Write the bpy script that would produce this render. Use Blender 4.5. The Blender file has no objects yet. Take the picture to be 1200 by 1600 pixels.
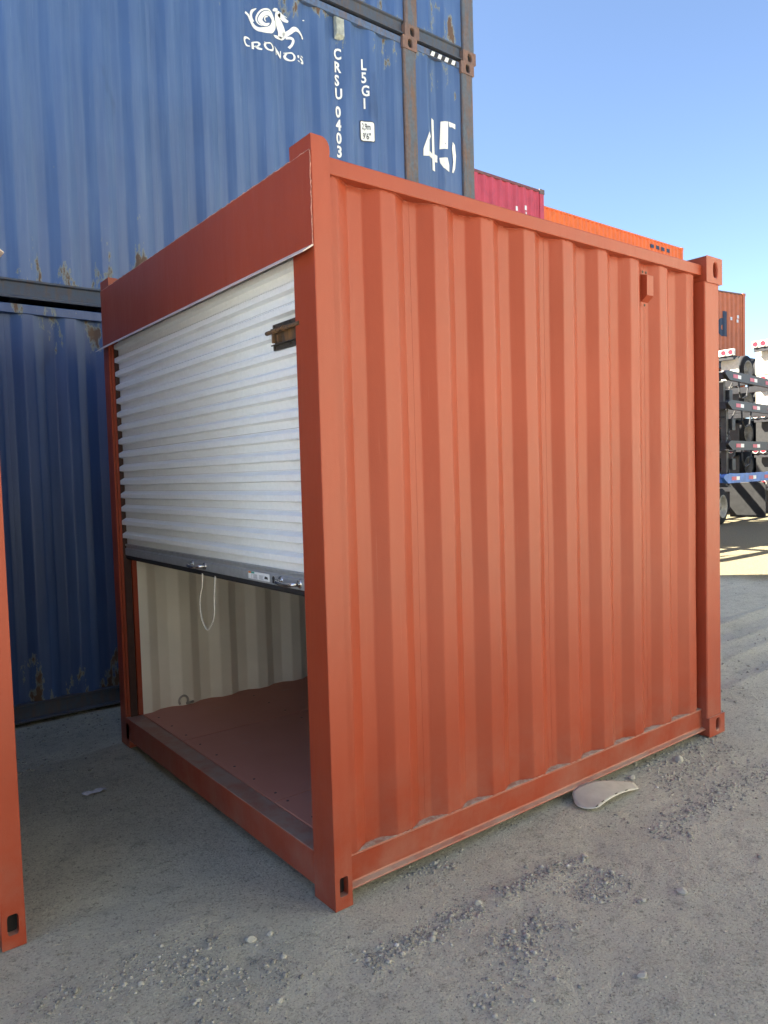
import bpy, bmesh, math, random
import numpy as np
from mathutils import Vector, Matrix
R = math.radians
random.seed(7)
S = bpy.context.scene
COL = S.collection

# ------------------------------------------------------------------ camera, light, exposure
cam_d = bpy.data.cameras.new('camera')
cam = bpy.data.objects.new('camera', cam_d)
COL.objects.link(cam)
S.camera = cam
YAW, PITCH, ROLL = R(52.10168), R(-2.88385), R(-1.64466)
fw = Vector((math.cos(PITCH)*math.cos(YAW), math.cos(PITCH)*math.sin(YAW), math.sin(PITCH)))
rt = Vector((math.sin(YAW), -math.cos(YAW), 0))
up = rt.cross(fw)
r2 = rt*math.cos(ROLL) + up*math.sin(ROLL)
u2 = up*math.cos(ROLL) - rt*math.sin(ROLL)
M = Matrix((r2, u2, -fw)).transposed().to_4x4()
M.translation = Vector((-1.49365, -2.28683, 1.65664))
cam.matrix_world = M
cam_d.sensor_fit = 'AUTO'
cam_d.sensor_width = 36.0
cam_d.lens = 1151.5727/1600*36
cam_d.clip_end = 2000
cam_d.clip_start = 0.05

SUN_DIR = Vector((-0.755, 0.655, 0.958)).normalized()      # towards the sun
SUN_EL = math.asin(SUN_DIR.z)
W = bpy.data.worlds.new('World')
S.world = W
W.use_nodes = True
wn = W.node_tree.nodes
wl = W.node_tree.links
bg = wn['Background']
sky = wn.new('ShaderNodeTexSky')
sky.sky_type = 'NISHITA'
sky.sun_disc = False
sky.sun_elevation = SUN_EL
sky.sun_rotation = math.atan2(SUN_DIR.x, SUN_DIR.y)
sky.air_density = 0.7
sky.dust_density = 0.25
sky.ozone_density = 1.0
wl.new(sky.outputs[0], bg.inputs[0])
bg.inputs[1].default_value = 0.05
sd = bpy.data.lights.new('sun', 'SUN')
sd.energy = 5.0
sd.angle = R(0.53)
sd.color = (1.0, 0.92, 0.78)
sun = bpy.data.objects.new('sun', sd)
COL.objects.link(sun)
sun.rotation_euler = SUN_DIR.to_track_quat('Z', 'Y').to_euler()
sun.location = (-20, 20, 30)
S.view_settings.view_transform = 'Standard'
S.view_settings.look = 'None'
S.view_settings.exposure = 2.88
S.view_settings.gamma = 1.0
S.view_settings.use_curve_mapping = False
S.cycles.max_bounces = 10
S.cycles.diffuse_bounces = 6
S.cycles.sample_clamp_indirect = 8.0

# ------------------------------------------------------------------ materials
class NT:
    def __init__(s, name):
        s.m = bpy.data.materials.new(name)
        s.m.use_nodes = True
        s.n = s.m.node_tree.nodes
        s.l = s.m.node_tree.links
        s.b = s.n['Principled BSDF']
        s.tc = s.n.new('ShaderNodeTexCoord')
    def mapv(s, scale, src='Object'):
        mp = s.n.new('ShaderNodeMapping')
        s.l.new(s.tc.outputs[src], mp.inputs[0])
        mp.inputs['Scale'].default_value = scale
        return mp.outputs[0]
    def noise(s, vec, scale, detail=4, rough=0.55, dist=0.0):
        t = s.n.new('ShaderNodeTexNoise')
        t.inputs['Scale'].default_value = scale
        t.inputs['Detail'].default_value = detail
        t.inputs['Roughness'].default_value = rough
        t.inputs['Distortion'].default_value = dist
        s.l.new(vec, t.inputs['Vector'])
        return t.outputs[0]
    def ramp(s, fac, a, b, va=0.0, vb=1.0):
        t = s.n.new('ShaderNodeMapRange')
        t.inputs['From Min'].default_value = a
        t.inputs['From Max'].default_value = b
        t.inputs['To Min'].default_value = va
        t.inputs['To Max'].default_value = vb
        s.l.new(fac, t.inputs['Value'])
        return t.outputs[0]
    def math(s, op, a, b=None):
        t = s.n.new('ShaderNodeMath')
        t.operation = op
        for i, v in enumerate((a, b)):
            if v is None: continue
            if isinstance(v, (int, float)): t.inputs[i].default_value = v
            else: s.l.new(v, t.inputs[i])
        return t.outputs[0]
    def mix(s, fac, a, b):
        t = s.n.new('ShaderNodeMix')
        t.data_type = 'RGBA'
        for i, v in ((0, fac), (6, a), (7, b)):
            if isinstance(v, (int, float)): t.inputs[i].default_value = v
            elif isinstance(v, tuple): t.inputs[i].default_value = (*v, 1)
            else: s.l.new(v, t.inputs[i])
        return t.outputs[2]
    def sep(s, src='Object'):
        t = s.n.new('ShaderNodeSeparateXYZ')
        s.l.new(s.tc.outputs[src], t.inputs[0])
        return t.outputs
    def normz(s):
        g = s.n.new('ShaderNodeNewGeometry')
        t = s.n.new('ShaderNodeSeparateXYZ')
        s.l.new(g.outputs['Normal'], t.inputs[0])
        return t.outputs[2]
    def color(s, c):
        if isinstance(c, tuple): s.b.inputs['Base Color'].default_value = (*c, 1)
        else: s.l.new(c, s.b.inputs['Base Color'])
    def rough(s, v):
        if isinstance(v, (int, float)): s.b.inputs['Roughness'].default_value = v
        else: s.l.new(v, s.b.inputs['Roughness'])
    def metal(s, v): s.b.inputs['Metallic'].default_value = v
    def bump(s, h, strength=0.2, dist=0.002):
        t = s.n.new('ShaderNodeBump')
        t.inputs['Strength'].default_value = strength
        t.inputs['Distance'].default_value = dist
        s.l.new(h, t.inputs['Height'])
        s.l.new(t.outputs[0], s.b.inputs['Normal'])

def simple(name, c, rough=0.6, metal=0.0, var=0.15, scale=20, bump=0.0):
    t = NT(name)
    v = t.mapv((1, 1, 1))
    n = t.noise(v, scale, 5)
    f = t.ramp(n, 0.3, 0.7)
    t.color(t.mix(f, tuple(x*(1-var) for x in c), tuple(min(1, x*(1+var)) for x in c)))
    t.rough(rough); t.metal(metal)
    if bump: t.bump(n, bump, 0.003)
    return t.m

DUST = (0.34, 0.265, 0.215)
def red_paint(name, base=(0.285, 0.047, 0.020)):
    t = NT(name)
    v = t.mapv((1, 1, 1))
    big = t.ramp(t.noise(v, 1.3, 4), 0.3, 0.7)
    st = t.ramp(t.noise(t.mapv((9, 9, 0.5)), 1.6, 5), 0.40, 0.75)
    c = t.mix(big, tuple(x*0.90 for x in base), tuple(x*1.08 for x in base))
    c = t.mix(t.math('MULTIPLY', st, 0.25), c, (base[0]*1.12, base[1]*1.5, base[2]*1.7))
    # faint runs and rub lines
    ln = t.ramp(t.noise(t.mapv((38, 38, 0.8)), 2.0, 6, 0.7), 0.64, 0.72)
    c = t.mix(t.math('MULTIPLY', ln, 0.22), c, (0.40, 0.16, 0.11))
    # scuffs and small chips down to old paint
    sc = t.ramp(t.noise(t.mapv((13, 13, 3)), 3.0, 7, 0.72), 0.66, 0.72)
    c = t.mix(t.math('MULTIPLY', sc, 0.42), c, (0.13, 0.035, 0.022))
    ch = t.ramp(t.noise(t.mapv((1, 1, 0.6)), 42, 5, 0.6), 0.745, 0.76)
    c = t.mix(t.math('MULTIPLY', ch, 0.8), c, (0.10, 0.055, 0.045))
    # splashed dust near the ground, and dust lying on upward faces
    z = t.sep()[2]
    low = t.math('MULTIPLY', t.ramp(z, 0.55, 0.0), t.ramp(t.noise(v, 6, 7, 0.65), 0.38, 0.72))
    c = t.mix(t.math('MULTIPLY', low, 0.30), c, DUST)
    up_ = t.math('MULTIPLY', t.ramp(t.normz(), 0.35, 0.8), t.ramp(t.noise(v, 9, 5, 0.65), 0.30, 0.60, 0.20, 0.80))
    c = t.mix(up_, c, DUST)
    t.color(c)
    r = t.math('ADD', t.math('MULTIPLY', big, 0.10), t.math('ADD', t.math('MULTIPLY', up_, 0.3), 0.34))
    t.rough(t.math('ADD', r, t.math('MULTIPLY', sc, 0.2)))
    t.b.inputs['Specular IOR Level'].default_value = 0.36
    h = t.math('ADD', t.noise(v, 260, 2), t.math('MULTIPLY', t.noise(t.mapv((1, 1, 0.35)), 6, 3), 9.0))
    t.bump(t.math('ADD', h, t.math('MULTIPLY', ch, -1.0)), 0.2, 0.0028)
    return t.m
M_RED = red_paint('red_oxide_paint')
def dusty():
    t = NT('grey_settled_dust')
    v = t.mapv((1, 1, 1))
    f = t.ramp(t.noise(v, 22, 6, 0.7), 0.38, 0.55)
    t.color(t.mix(f, (0.30, 0.16, 0.115), (0.40, 0.345, 0.295))); t.rough(0.95)
    return t.m
M_DUSTY = dusty()
M_FLANGE = simple('dusty_flange', (0.62, 0.52, 0.47), 0.6, 0, 0.15, 12)
M_WELD = simple('flaking_weld', (0.44, 0.22, 0.18), 0.7, 0, 0.5, 90)

def blue_paint(name, base, fade, rustamt=1.0, zlo=0.15, zhi=2.75):
    t = NT(name)
    v = t.mapv((1, 1, 1)); vs = t.mapv((7, 7, 0.35))
    st = t.ramp(t.noise(vs, 2.2, 6, 0.65), 0.42, 0.78)
    big = t.ramp(t.noise(v, 0.9, 4), 0.3, 0.7)
    c = t.mix(big, tuple(x*0.85 for x in base), tuple(x*1.12 for x in base))
    c = t.mix(t.math('MULTIPLY', st, 0.5), c, fade)
    # thin pale rub lines, vertical
    ln = t.ramp(t.noise(t.mapv((30, 30, 0.6)), 2.0, 5, 0.7), 0.66, 0.74)
    c = t.mix(t.math('MULTIPLY', ln, 0.35), c, tuple(min(1, x*1.7+0.05) for x in fade))
    # dark scuffs
    dk = t.ramp(t.noise(t.mapv((2.2, 2.2, 0.9)), 1.7, 3, 0.5), 0.66, 0.74)
    c = t.mix(t.math('MULTIPLY', dk, 0.45), c, tuple(x*0.45 for x in base))
    # primer chips and rust, mostly low and near the top rail
    z = t.sep()[2]
    band = t.math('MAXIMUM', t.ramp(z, zlo+0.75, zlo), t.ramp(z, zhi-0.35, zhi+0.1))
    band = t.math('MULTIPLY_ADD' if False else 'ADD', t.math('MULTIPLY', band, 0.20*rustamt), 0.0)
    rn = t.math('ADD', t.noise(t.mapv((4.2, 4.2, 1.5)), 2.0, 8, 0.66), band)
    chip = t.ramp(rn, 0.722, 0.745)
    core = t.ramp(rn, 0.75, 0.785)
    c = t.mix(t.math('MULTIPLY', chip, 0.7), c, (0.23, 0.25, 0.20))
    c = t.mix(core, c, (0.10, 0.055, 0.033))
    pk = t.noise(t.mapv((1, 1, 0.7)), 17, 6, 0.7)
    c = t.mix(t.ramp(pk, 0.725, 0.735, 0, 0.75), c, (0.22, 0.23, 0.19))
    c = t.mix(t.ramp(pk, 0.75, 0.765), c, (0.09, 0.05, 0.033))
    t.color(c)
    t.rough(t.math('ADD', t.math('MULTIPLY', chip, 0.25), 0.42))
    t.bump(t.math('ADD', t.noise(t.mapv((1, 1, 0.4)), 5, 3), t.math('MULTIPLY', chip, -0.2)), 0.25, 0.008)
    return t.m
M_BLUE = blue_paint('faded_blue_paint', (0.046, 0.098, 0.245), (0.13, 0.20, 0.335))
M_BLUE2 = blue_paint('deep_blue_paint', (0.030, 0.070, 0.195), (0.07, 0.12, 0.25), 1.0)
def rusty(name, a, b, lo=0.42, hi=0.6):
    t = NT(name)
    v = t.mapv((1, 1, 1))
    f = t.ramp(t.noise(t.mapv((9, 9, 1.6)), 2.0, 8, 0.7), lo, hi)
    f2 = t.ramp(t.noise(v, 30, 5), 0.35, 0.7)
    c = t.mix(f, a, b)
    c = t.mix(t.math('MULTIPLY', f2, 0.5), c, (0.075, 0.05, 0.042))
    t.color(c); t.rough(0.72)
    t.bump(f2, 0.3, 0.003)
    return t.m
M_BPOST = rusty('weathered_blue_post', (0.085, 0.115, 0.155), (0.165, 0.095, 0.07), 0.44, 0.62)
M_BCAST = rusty('rusty_casting', (0.21, 0.115, 0.088), (0.12, 0.10, 0.10), 0.45, 0.7)
M_BRAIL = rusty('weathered_rail', (0.075, 0.135, 0.26), (0.16, 0.12, 0.105), 0.5, 0.68)
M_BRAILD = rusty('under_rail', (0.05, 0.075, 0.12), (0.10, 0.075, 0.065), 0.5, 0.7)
M_DARK = simple('dark_void', (0.012, 0.012, 0.013), 0.9)
M_CREAM = simple('cream_lining', (0.76, 0.725, 0.645), 0.55, 0, 0.05, 4, 0.05)
def plywood():
    t = NT('painted_plywood')
    v = t.mapv((1, 1, 1))
    f = t.ramp(t.noise(t.mapv((1, 1, 1)), 2.5, 6), 0.3, 0.75)
    c = t.mix(f, (0.46, 0.185, 0.135), (0.52, 0.22, 0.165))
    sp = t.ramp(t.noise(t.mapv((2.5, 9, 1)), 3, 8, 0.7), 0.60, 0.72)
    c = t.mix(t.math('MULTIPLY', sp, 0.5), c, (0.4, 0.3, 0.26))
    t.color(c); t.rough(0.62)
    return t.m
M_PLY = plywood()
def galv():
    t = NT('white_curtain_steel')
    v = t.mapv((1, 1, 1))
    f = t.ramp(t.noise(v, 55, 5, 0.7), 0.3, 0.7)
    c = t.mix(f, (0.72, 0.75, 0.775), (0.80, 0.82, 0.84))
    gr = t.ramp(t.noise(t.mapv((1, 2, 8)), 3, 5), 0.5, 0.8)
    c = t.mix(t.math('MULTIPLY', gr, 0.25), c, (0.52, 0.50, 0.46))
    t.color(c); t.rough(0.42); t.bump(f, 0.08, 0.001)
    return t.m
M_CURT = galv()
M_BAR = simple('grey_aluminium', (0.36, 0.375, 0.40), 0.42, 0.35, 0.12, 30)
M_SHADE = simple('dark_brown_gap_shade', (0.05, 0.022, 0.017), 0.8)  # colour stands in for the shade in the gap beside the curtain
M_RUBBER = simple('black_rubber', (0.018, 0.018, 0.02), 0.7)
M_CHROME = simple('bright_steel', (0.62, 0.62, 0.62), 0.22, 1.0, 0.1, 40)
M_RUST = rusty('rusty_steel', (0.20, 0.10, 0.035), (0.045, 0.035, 0.03), 0.4, 0.6)
M_BLACKST = simple('dull_black_steel', (0.055, 0.048, 0.04), 0.5, 0.3, 0.4, 80)
M_WHITE = simple('white_lettering', (0.78, 0.79, 0.78), 0.55, 0, 0.06, 40)
def worn_white():
    t = NT('worn_white_lettering')
    f = t.ramp(t.noise(t.mapv((1, 1, 0.5)), 24, 6, 0.7), 0.62, 0.66)
    t.color(t.mix(t.math('MULTIPLY', f, 0.9), (0.74, 0.75, 0.73), (0.13, 0.19, 0.33)))
    t.rough(0.6)
    return t.m
M_WORN = worn_white()
M_BLACKP = simple('black_print', (0.02, 0.02, 0.025), 0.6)
M_STICK = simple('white_sticker', (0.72, 0.73, 0.75), 0.4, 0, 0.03)
M_ORSTR = simple('orange_print', (0.75, 0.22, 0.04), 0.5)
M_GREENP = simple('green_print', (0.05, 0.30, 0.25), 0.5)
M_GREYP = simple('grey_print', (0.25, 0.26, 0.3), 0.5)
M_ROPE = simple('white_rope', (0.70, 0.66, 0.58), 0.8, 0, 0.2, 200)
M_PAPER = simple('paper_scrap', (0.60, 0.60, 0.66), 0.7, 0, 0.2, 60)
def plastic_sheet():
    t = NT('dusty_plastic_sheet')
    v = t.mapv((1, 1, 1))
    f = t.ramp(t.noise(v, 18, 6), 0.3, 0.75)
    t.color(t.mix(f, (0.36, 0.35, 0.30), (0.46, 0.45, 0.39)))
    t.rough(0.42)
    return t.m
M_SHEET = plastic_sheet()
M_SHEDGE = simple('pale_plastic_edge', (0.62, 0.60, 0.53), 0.5)
M_CRIM = simple('crimson_paint', (0.50, 0.055, 0.085), 0.5, 0, 0.14, 3)
M_ORANGE = simple('bright_orange_paint', (0.78, 0.17, 0.022), 0.5, 0, 0.10, 3)
M_ORANGE2 = simple('dull_orange_paint', (0.60, 0.155, 0.05), 0.5, 0, 0.14, 3)
M_NAVY = simple('navy_lettering', (0.03, 0.05, 0.09), 0.6)
M_TRUCK = simple('black_chassis_paint', (0.014, 0.014, 0.017), 0.5, 0.0, 0.4, 8)
M_TRUCKG = simple('grey_chassis_paint', (0.05, 0.048, 0.046), 0.55, 0, 0.3, 8)
M_TBLUE = simple('blue_chassis_paint', (0.045, 0.15, 0.48), 0.45, 0, 0.25, 5)
M_TYRE = simple('tyre_rubber', (0.014, 0.014, 0.016), 0.8, 0, 0.3, 40)
M_RIM = simple('pale_wheel_rim', (0.38, 0.37, 0.34), 0.45, 0.2, 0.15, 20)
M_FLAPW = simple('white_mud_flap', (0.66, 0.62, 0.52), 0.6, 0, 0.12, 10)
M_FLAPB = simple('black_mud_flap', (0.018, 0.018, 0.018), 0.5, 0, 0.3, 10)
M_TAIL = simple('pale_tail_board', (0.60, 0.58, 0.52), 0.5, 0, 0.15, 8)
M_LENS = simple('red_lamp_lens', (0.55, 0.02, 0.035), 0.25, 0, 0.1)
M_TAPER = simple('red_reflective_tape', (0.50, 0.025, 0.06), 0.4)
M_TAPEW = simple('white_reflective_tape', (0.75, 0.75, 0.74), 0.4)

def ground_mat():
    t = NT('dusty_yard_gravel')
    v = t.mapv((1, 1, 1))
    a = t.ramp(t.noise(v, 0.8, 6, 0.6), 0.35, 0.68)
    c = t.mix(a, (0.475, 0.465, 0.39), (0.60, 0.59, 0.495))
    tan = t.ramp(t.noise(v, 2.1, 5, 0.6), 0.60, 0.74)
    c = t.mix(t.math('MULTIPLY', tan, 0.5), c, (0.46, 0.42, 0.33))
    damp = t.ramp(t.noise(t.mapv((1.0, 1.6, 1)), 1.4, 5, 0.65), 0.60, 0.70)
    c = t.mix(t.math('MULTIPLY', damp, 0.3), c, (0.24, 0.235, 0.20))
    fm = t.noise(v, 9, 7, 0.7, 0.4)
    c = t.mix(t.ramp(fm, 0.47, 0.34, 0, 0.5), c, (0.27, 0.262, 0.22))
    c = t.mix(t.ramp(fm, 0.56, 0.68, 0, 0.45), c, (0.60, 0.60, 0.52))
    tr = t.noise(t.mapv((0.5, 3.2, 1)), 2.6, 5, 0.6)
    c = t.mix(t.ramp(tr, 0.60, 0.70, 0, 0.35), c, (0.22, 0.22, 0.19))
    f0 = t.noise(v, 38, 6, 0.7)
    c = t.mix(t.ramp(f0, 0.53, 0.66, 0, 0.6), c, (0.52, 0.525, 0.45))
    c = t.mix(t.ramp(f0, 0.46, 0.34, 0, 0.7), c, (0.19, 0.192, 0.165))
    f1 = t.noise(v, 120, 6, 0.75)
    c = t.mix(t.ramp(f1, 0.53, 0.64, 0, 0.9), c, (0.66, 0.655, 0.56))
    c = t.mix(t.ramp(f1, 0.45, 0.34, 0, 0.9), c, (0.115, 0.117, 0.10))
    f2 = t.noise(v, 330, 3, 0.7)
    c = t.mix(t.ramp(f2, 0.58, 0.70, 0, 0.6), c, (0.62, 0.62, 0.55))
    c = t.mix(t.ramp(f2, 0.40, 0.30, 0, 0.6), c, (0.11, 0.105, 0.095))
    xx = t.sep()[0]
    sunlit_soil = t.mix(t.ramp(f0, 0.35, 0.65), (0.14, 0.12, 0.072), (0.29, 0.25, 0.155))  # far soil darkened and tanned: the sunlit patch's yellow put into its colour
    c = t.mix(t.ramp(t.math('ADD', xx, t.math('MULTIPLY', t.noise(v, 0.7, 4), 1.6)), 9.4, 10.4), c, sunlit_soil)
    t.color(c)
    t.rough(0.92)
    t.b.inputs['Specular IOR Level'].default_value = 0.25
    vo = t.n.new('ShaderNodeTexVoronoi')
    vo.inputs['Scale'].default_value = 85
    t.l.new(v, vo.inputs['Vector'])
    h = t.math('ADD', t.math('MULTIPLY', f1, 1.2), t.math('ADD', t.math('MULTIPLY', f2, 0.5), t.math('MULTIPLY', vo.outputs['Distance'], -0.5)))
    t.bump(h, 0.9, 0.014)
    return t.m
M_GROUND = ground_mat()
def stone_mat():
    t = NT('grey_stone')
    oi = t.n.new('ShaderNodeNewGeometry')
    f = oi.outputs['Random Per Island']
    c = t.mix(f, (0.15, 0.146, 0.127), (0.40, 0.39, 0.335))
    n = t.noise(t.mapv((1, 1, 1)), 120, 5)
    c = t.mix(t.ramp(n, 0.4, 0.7, 0, 0.4), c, (0.30, 0.29, 0.27))
    br = t.ramp(f, 0.985, 0.99)
    c = t.mix(br, c, (0.46, 0.45, 0.42))
    t.color(c); t.rough(0.9)
    return t.m
M_STONE = stone_mat()

# ------------------------------------------------------------------ mesh helpers
class MB:
    def __init__(s): s.v = []; s.f = []; s.mi = []; s.cur = 0
    def add(s, vs, fs):
        o = len(s.v)
        s.v += [tuple(p) for p in vs]
        s.f += [tuple(i+o for i in f) for f in fs]
        s.mi += [s.cur]*len(fs)
        return s
    def box(s, x0, x1, y0, y1, z0, z1, bev=0.0):
        if bev <= 0:
            vs = [(x, y, z) for x in (x0, x1) for y in (y0, y1) for z in (z0, z1)]
            return s.add(vs, [(0,1,3,2),(4,6,7,5),(0,4,5,1),(2,3,7,6),(0,2,6,4),(1,5,7,3)])
        bm = bmesh.new()
        bmesh.ops.create_cube(bm, size=1)
        for p in bm.verts:
            p.co = Vector(((x0+x1)/2+p.co.x*(x1-x0), (y0+y1)/2+p.co.y*(y1-y0), (z0+z1)/2+p.co.z*(z1-z0)))
        bmesh.ops.bevel(bm, geom=bm.edges[:], offset=bev, segments=2, affect='EDGES', profile=0.5)
        s.bm(bm); return s
    def bm(s, bm):
        bm.verts.index_update()
        s.add([p.co[:] for p in bm.verts], [[q.index for q in f.verts] for f in bm.faces])
        bm.free()
    def prism(s, poly, a0, a1, axis=2):
        """poly: 2D points in the two other axes (x,y / x,z / y,z), extruded along axis"""
        def P(q, a):
            if axis == 2: return (q[0], q[1], a)
            if axis == 1: return (q[0], a, q[1])
            return (a, q[0], q[1])
        n = len(poly)
        vs = [P(q, a0) for q in poly]+[P(q, a1) for q in poly]
        fs = [(i, (i+1) % n, n+(i+1) % n, n+i) for i in range(n)]
        return s.add(vs, fs+[tuple(range(n))[::-1], tuple(range(n, 2*n))])
    def tube(s, pts, r, n=8, caps=True, jit=0.0):
        pts = [Vector(p) for p in pts]
        rs = r if isinstance(r, (list, tuple)) else [r]*len(pts)
        vs, fs = [], []
        prev = None
        for i, p in enumerate(pts):
            d = (pts[min(i+1, len(pts)-1)]-pts[max(i-1, 0)]).normalized()
            a = d.cross(Vector((0, 0, 1)))
            if a.length < 1e-3: a = d.cross(Vector((1, 0, 0)))
            a.normalize()
            if prev is not None:
                a2 = prev-d*prev.dot(d)
                if a2.length > 1e-3: a = a2.normalized()
            prev = a
            b = d.cross(a)
            for k in range(n):
                t = 2*math.pi*k/n
                rr = rs[i]*(1+random.uniform(-jit, jit))
                vs.append(p+(a*math.cos(t)+b*math.sin(t))*rr)
        for i in range(len(pts)-1):
            for k in range(n):
                fs.append((i*n+k, i*n+(k+1) % n, (i+1)*n+(k+1) % n, (i+1)*n+k))
        if caps:
            fs.append(tuple(range(n))[::-1]); fs.append(tuple(range((len(pts)-1)*n, len(pts)*n)))
        return s.add(vs, fs)
    def build(s, name, mat, parent=None, smooth=False, recalc=True):
        me = bpy.data.meshes.new(name)
        me.from_pydata(s.v, [], s.f)
        mats = mat if isinstance(mat, (list, tuple)) else [mat]
        for m in mats: me.materials.append(m)
        if len(mats) > 1:
            me.polygons.foreach_set('material_index', s.mi)
        if recalc:
            bm = bmesh.new(); bm.from_mesh(me)
            bmesh.ops.recalc_face_normals(bm, faces=bm.faces[:])
            bm.to_mesh(me); bm.free()
        if smooth:
            me.polygons.foreach_set('use_smooth', [True]*len(me.polygons))
        me.update()
        o = bpy.data.objects.new(name, me)
        COL.objects.link(o)
        if parent: o.parent = parent
        return o

def empty(name, loc=(0, 0, 0), rz=0.0, parent=None):
    o = bpy.data.objects.new(name, None)
    o.empty_display_size = 0.2
    COL.objects.link(o)
    o.location = loc
    o.rotation_euler = (0, 0, rz)
    if parent: o.parent = parent
    return o
def tag(o, label=None, cat=None, group=None, kind=None):
    for k, v in (('label', label), ('category', cat), ('group', group), ('kind', kind)):
        if v: o[k] = v
    return o
def mesh_obj(name, me, parent, loc=(0, 0, 0), rot=(0, 0, 0)):
    o = bpy.data.objects.new(name, me)
    COL.objects.link(o)
    o.parent = parent; o.location = loc; o.rotation_euler = rot
    return o
def copy_tree(o, parent=None):
    c = o.copy()
    COL.objects.link(c)
    if parent: c.parent = parent
    for ch in list(o.children): copy_tree(ch, c)
    return c

def fillet(pts, r=0.007):
    """round the folds of a (u, d) profile with three points per fold"""
    out = [pts[0]]
    for a, b, c in zip(pts[:-2], pts[1:-1], pts[2:]):
        A, B, C_ = Vector(a), Vector(b), Vector(c)
        d1, d2 = (A-B), (C_-B)
        if d1.length < 3*r or d2.length < 3*r:
            out.append(b); continue
        p = B+d1.normalized()*r; q = B+d2.normalized()*r
        m = B*0.5+(p+q)*0.25
        out += [tuple(p), tuple(m), tuple(q)]
    out.append(pts[-1])
    return out
def corrugation(u0, u1, first_edge, pitch=0.2775, depth=0.036, slope=0.068, inner=0.070, seam=0):
    """outer flat has depth 0; first_edge is where the first outer flat ends"""
    pts = [(u0, 0.0)]
    e = first_edge; k = 0
    while e-1e-6 < u0: e += pitch
    while e+pitch*0.97 < u1 or e+2*slope+inner <= u1-0.005:
        pts += [(e, 0.0), (e+slope, depth)]
        if seam and k % seam == 1:
            m = e+slope+inner*0.5
            pts += [(m-0.002, depth), (m-0.0012, depth-0.0009), (m+0.0012, depth-0.0009), (m+0.002, depth)]
        pts += [(e+slope+inner, depth), (e+2*slope+inner, 0.0)]
        e += pitch; k += 1
    pts.append((u1, 0.0))
    return pts
def sheet(prof, z0, z1, nz, place, wave=0.0, seed=0):
    """a corrugated sheet; place(u, d, z) -> xyz"""
    rs = np.random.RandomState(seed)
    mb = MB(); n = len(prof)
    ph = rs.uniform(0, 6.28, (6,))
    for j in range(nz+1):
        z = z0+(z1-z0)*j/nz
        for (u, d) in prof:
            w = wave*(math.sin(u*3.1+ph[0]+z*1.3)*0.5+math.sin(z*4.3+ph[1]+u*9.0)*0.3+math.sin(z*7.7+u*23+ph[2])*0.2)
            if j in (0, nz): w *= 0.3
            mb.v.append(place(u, d+w, z))
    for j in range(nz):
        for i in range(n-1):
            a = j*n+i
            mb.f.append((a, a+1, a+n+1, a+n)); mb.mi.append(0)
    return mb

def ring_face(mb, x0, x1, z0, z1, cx, cz, hw, hh, rnd, y, inward, pocket=0.03, seg=20):
    """rectangular face at y with an obround hole whose walls run inward (sign) by pocket; dark back"""
    inner, outer = [], []
    for k in range(seg):
        t = 2*math.pi*(k+0.5)/seg
        c, s_ = math.cos(t), math.sin(t)
        # superellipse for the hole
        p = 2.0/rnd
        ix = cx+hw*math.copysign(abs(c)**p, c); iz = cz+hh*math.copysign(abs(s_)**p, s_)
        inner.append((ix, iz))
        tx = ((x1-cx) if c > 0 else (cx-x0))/max(abs(c), 1e-6)
        tz = ((z1-cz) if s_ > 0 else (cz-z0))/max(abs(s_), 1e-6)
        tt = min(tx, tz)
        outer.append((cx+c*tt, cz+s_*tt))
    # snap nearest outer points onto the corners
    for (qx, qz) in ((x0, z0), (x0, z1), (x1, z0), (x1, z1)):
        i = min(range(seg), key=lambda i: (outer[i][0]-qx)**2+(outer[i][1]-qz)**2)
        outer[i] = (qx, qz)
    vs = [(a, y, b) for a, b in outer]+[(a, y, b) for a, b in inner]+[(a, y+inward*pocket, b) for a, b in inner]
    fs = []
    for k in range(seg):
        k2 = (k+1) % seg
        fs.append((k, k2, seg+k2, seg+k)); fs.append((seg+k, seg+k2, 2*seg+k2, 2*seg+k))
    mb.add(vs, fs)
    mb.cur = 1
    mb.add([(a, y+inward*pocket, b) for a, b in inner], [tuple(range(seg))])
    mb.cur = 0
def casting(mb, x0, x1, yf, yb, z0, z1, hole=None, end=None):
    """corner casting: face with hole at yf, body to yb; end=(x) also gets a recess mark"""
    inward = 1 if yb > yf else -1
    cx, cz, hw, hh, rnd = hole
    ring_face(mb, x0, x1, z0, z1, cx, cz, hw, hh, rnd, yf, inward)
    vs = [(x, y, z) for x in (x0, x1) for y in (yf, yb) for z in (z0, z1)]
    mb.add(vs, [(0,1,3,2),(4,6,7,5),(2,3,7,6),(0,2,6,4),(1,5,7,3)])

def poly_decal(polys, wall_pts, place, off=0.003):
    """flat print laid on a corrugated wall: polys in (u, z), cut at the folds, pushed on to the wall"""
    us = [p[0] for p in wall_pts]; ds = [p[1] for p in wall_pts]
    bm = bmesh.new()
    for q in polys:
        vs = [bm.verts.new((p[0], 0, p[1])) for p in q]
        try: bm.faces.new(vs)
        except ValueError: pass
    bmesh.ops.triangulate(bm, faces=bm.faces[:])
    lo = min(v.co.x for v in bm.verts); hi = max(v.co.x for v in bm.verts)
    for u in us:
        if lo < u < hi:
            bmesh.ops.bisect_plane(bm, geom=bm.verts[:]+bm.edges[:]+bm.faces[:], plane_co=(u, 0, 0), plane_no=(1, 0, 0))
    mb = MB()
    bm.verts.index_update()
    vv = []
    for v in bm.verts:
        d = float(np.interp(v.co.x, us, ds))
        vv.append(place(v.co.x, d-off, v.co.z))
    mb.add(vv, [[q.index for q in f.verts] for f in bm.faces])
    bm.free()
    return mb
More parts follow.
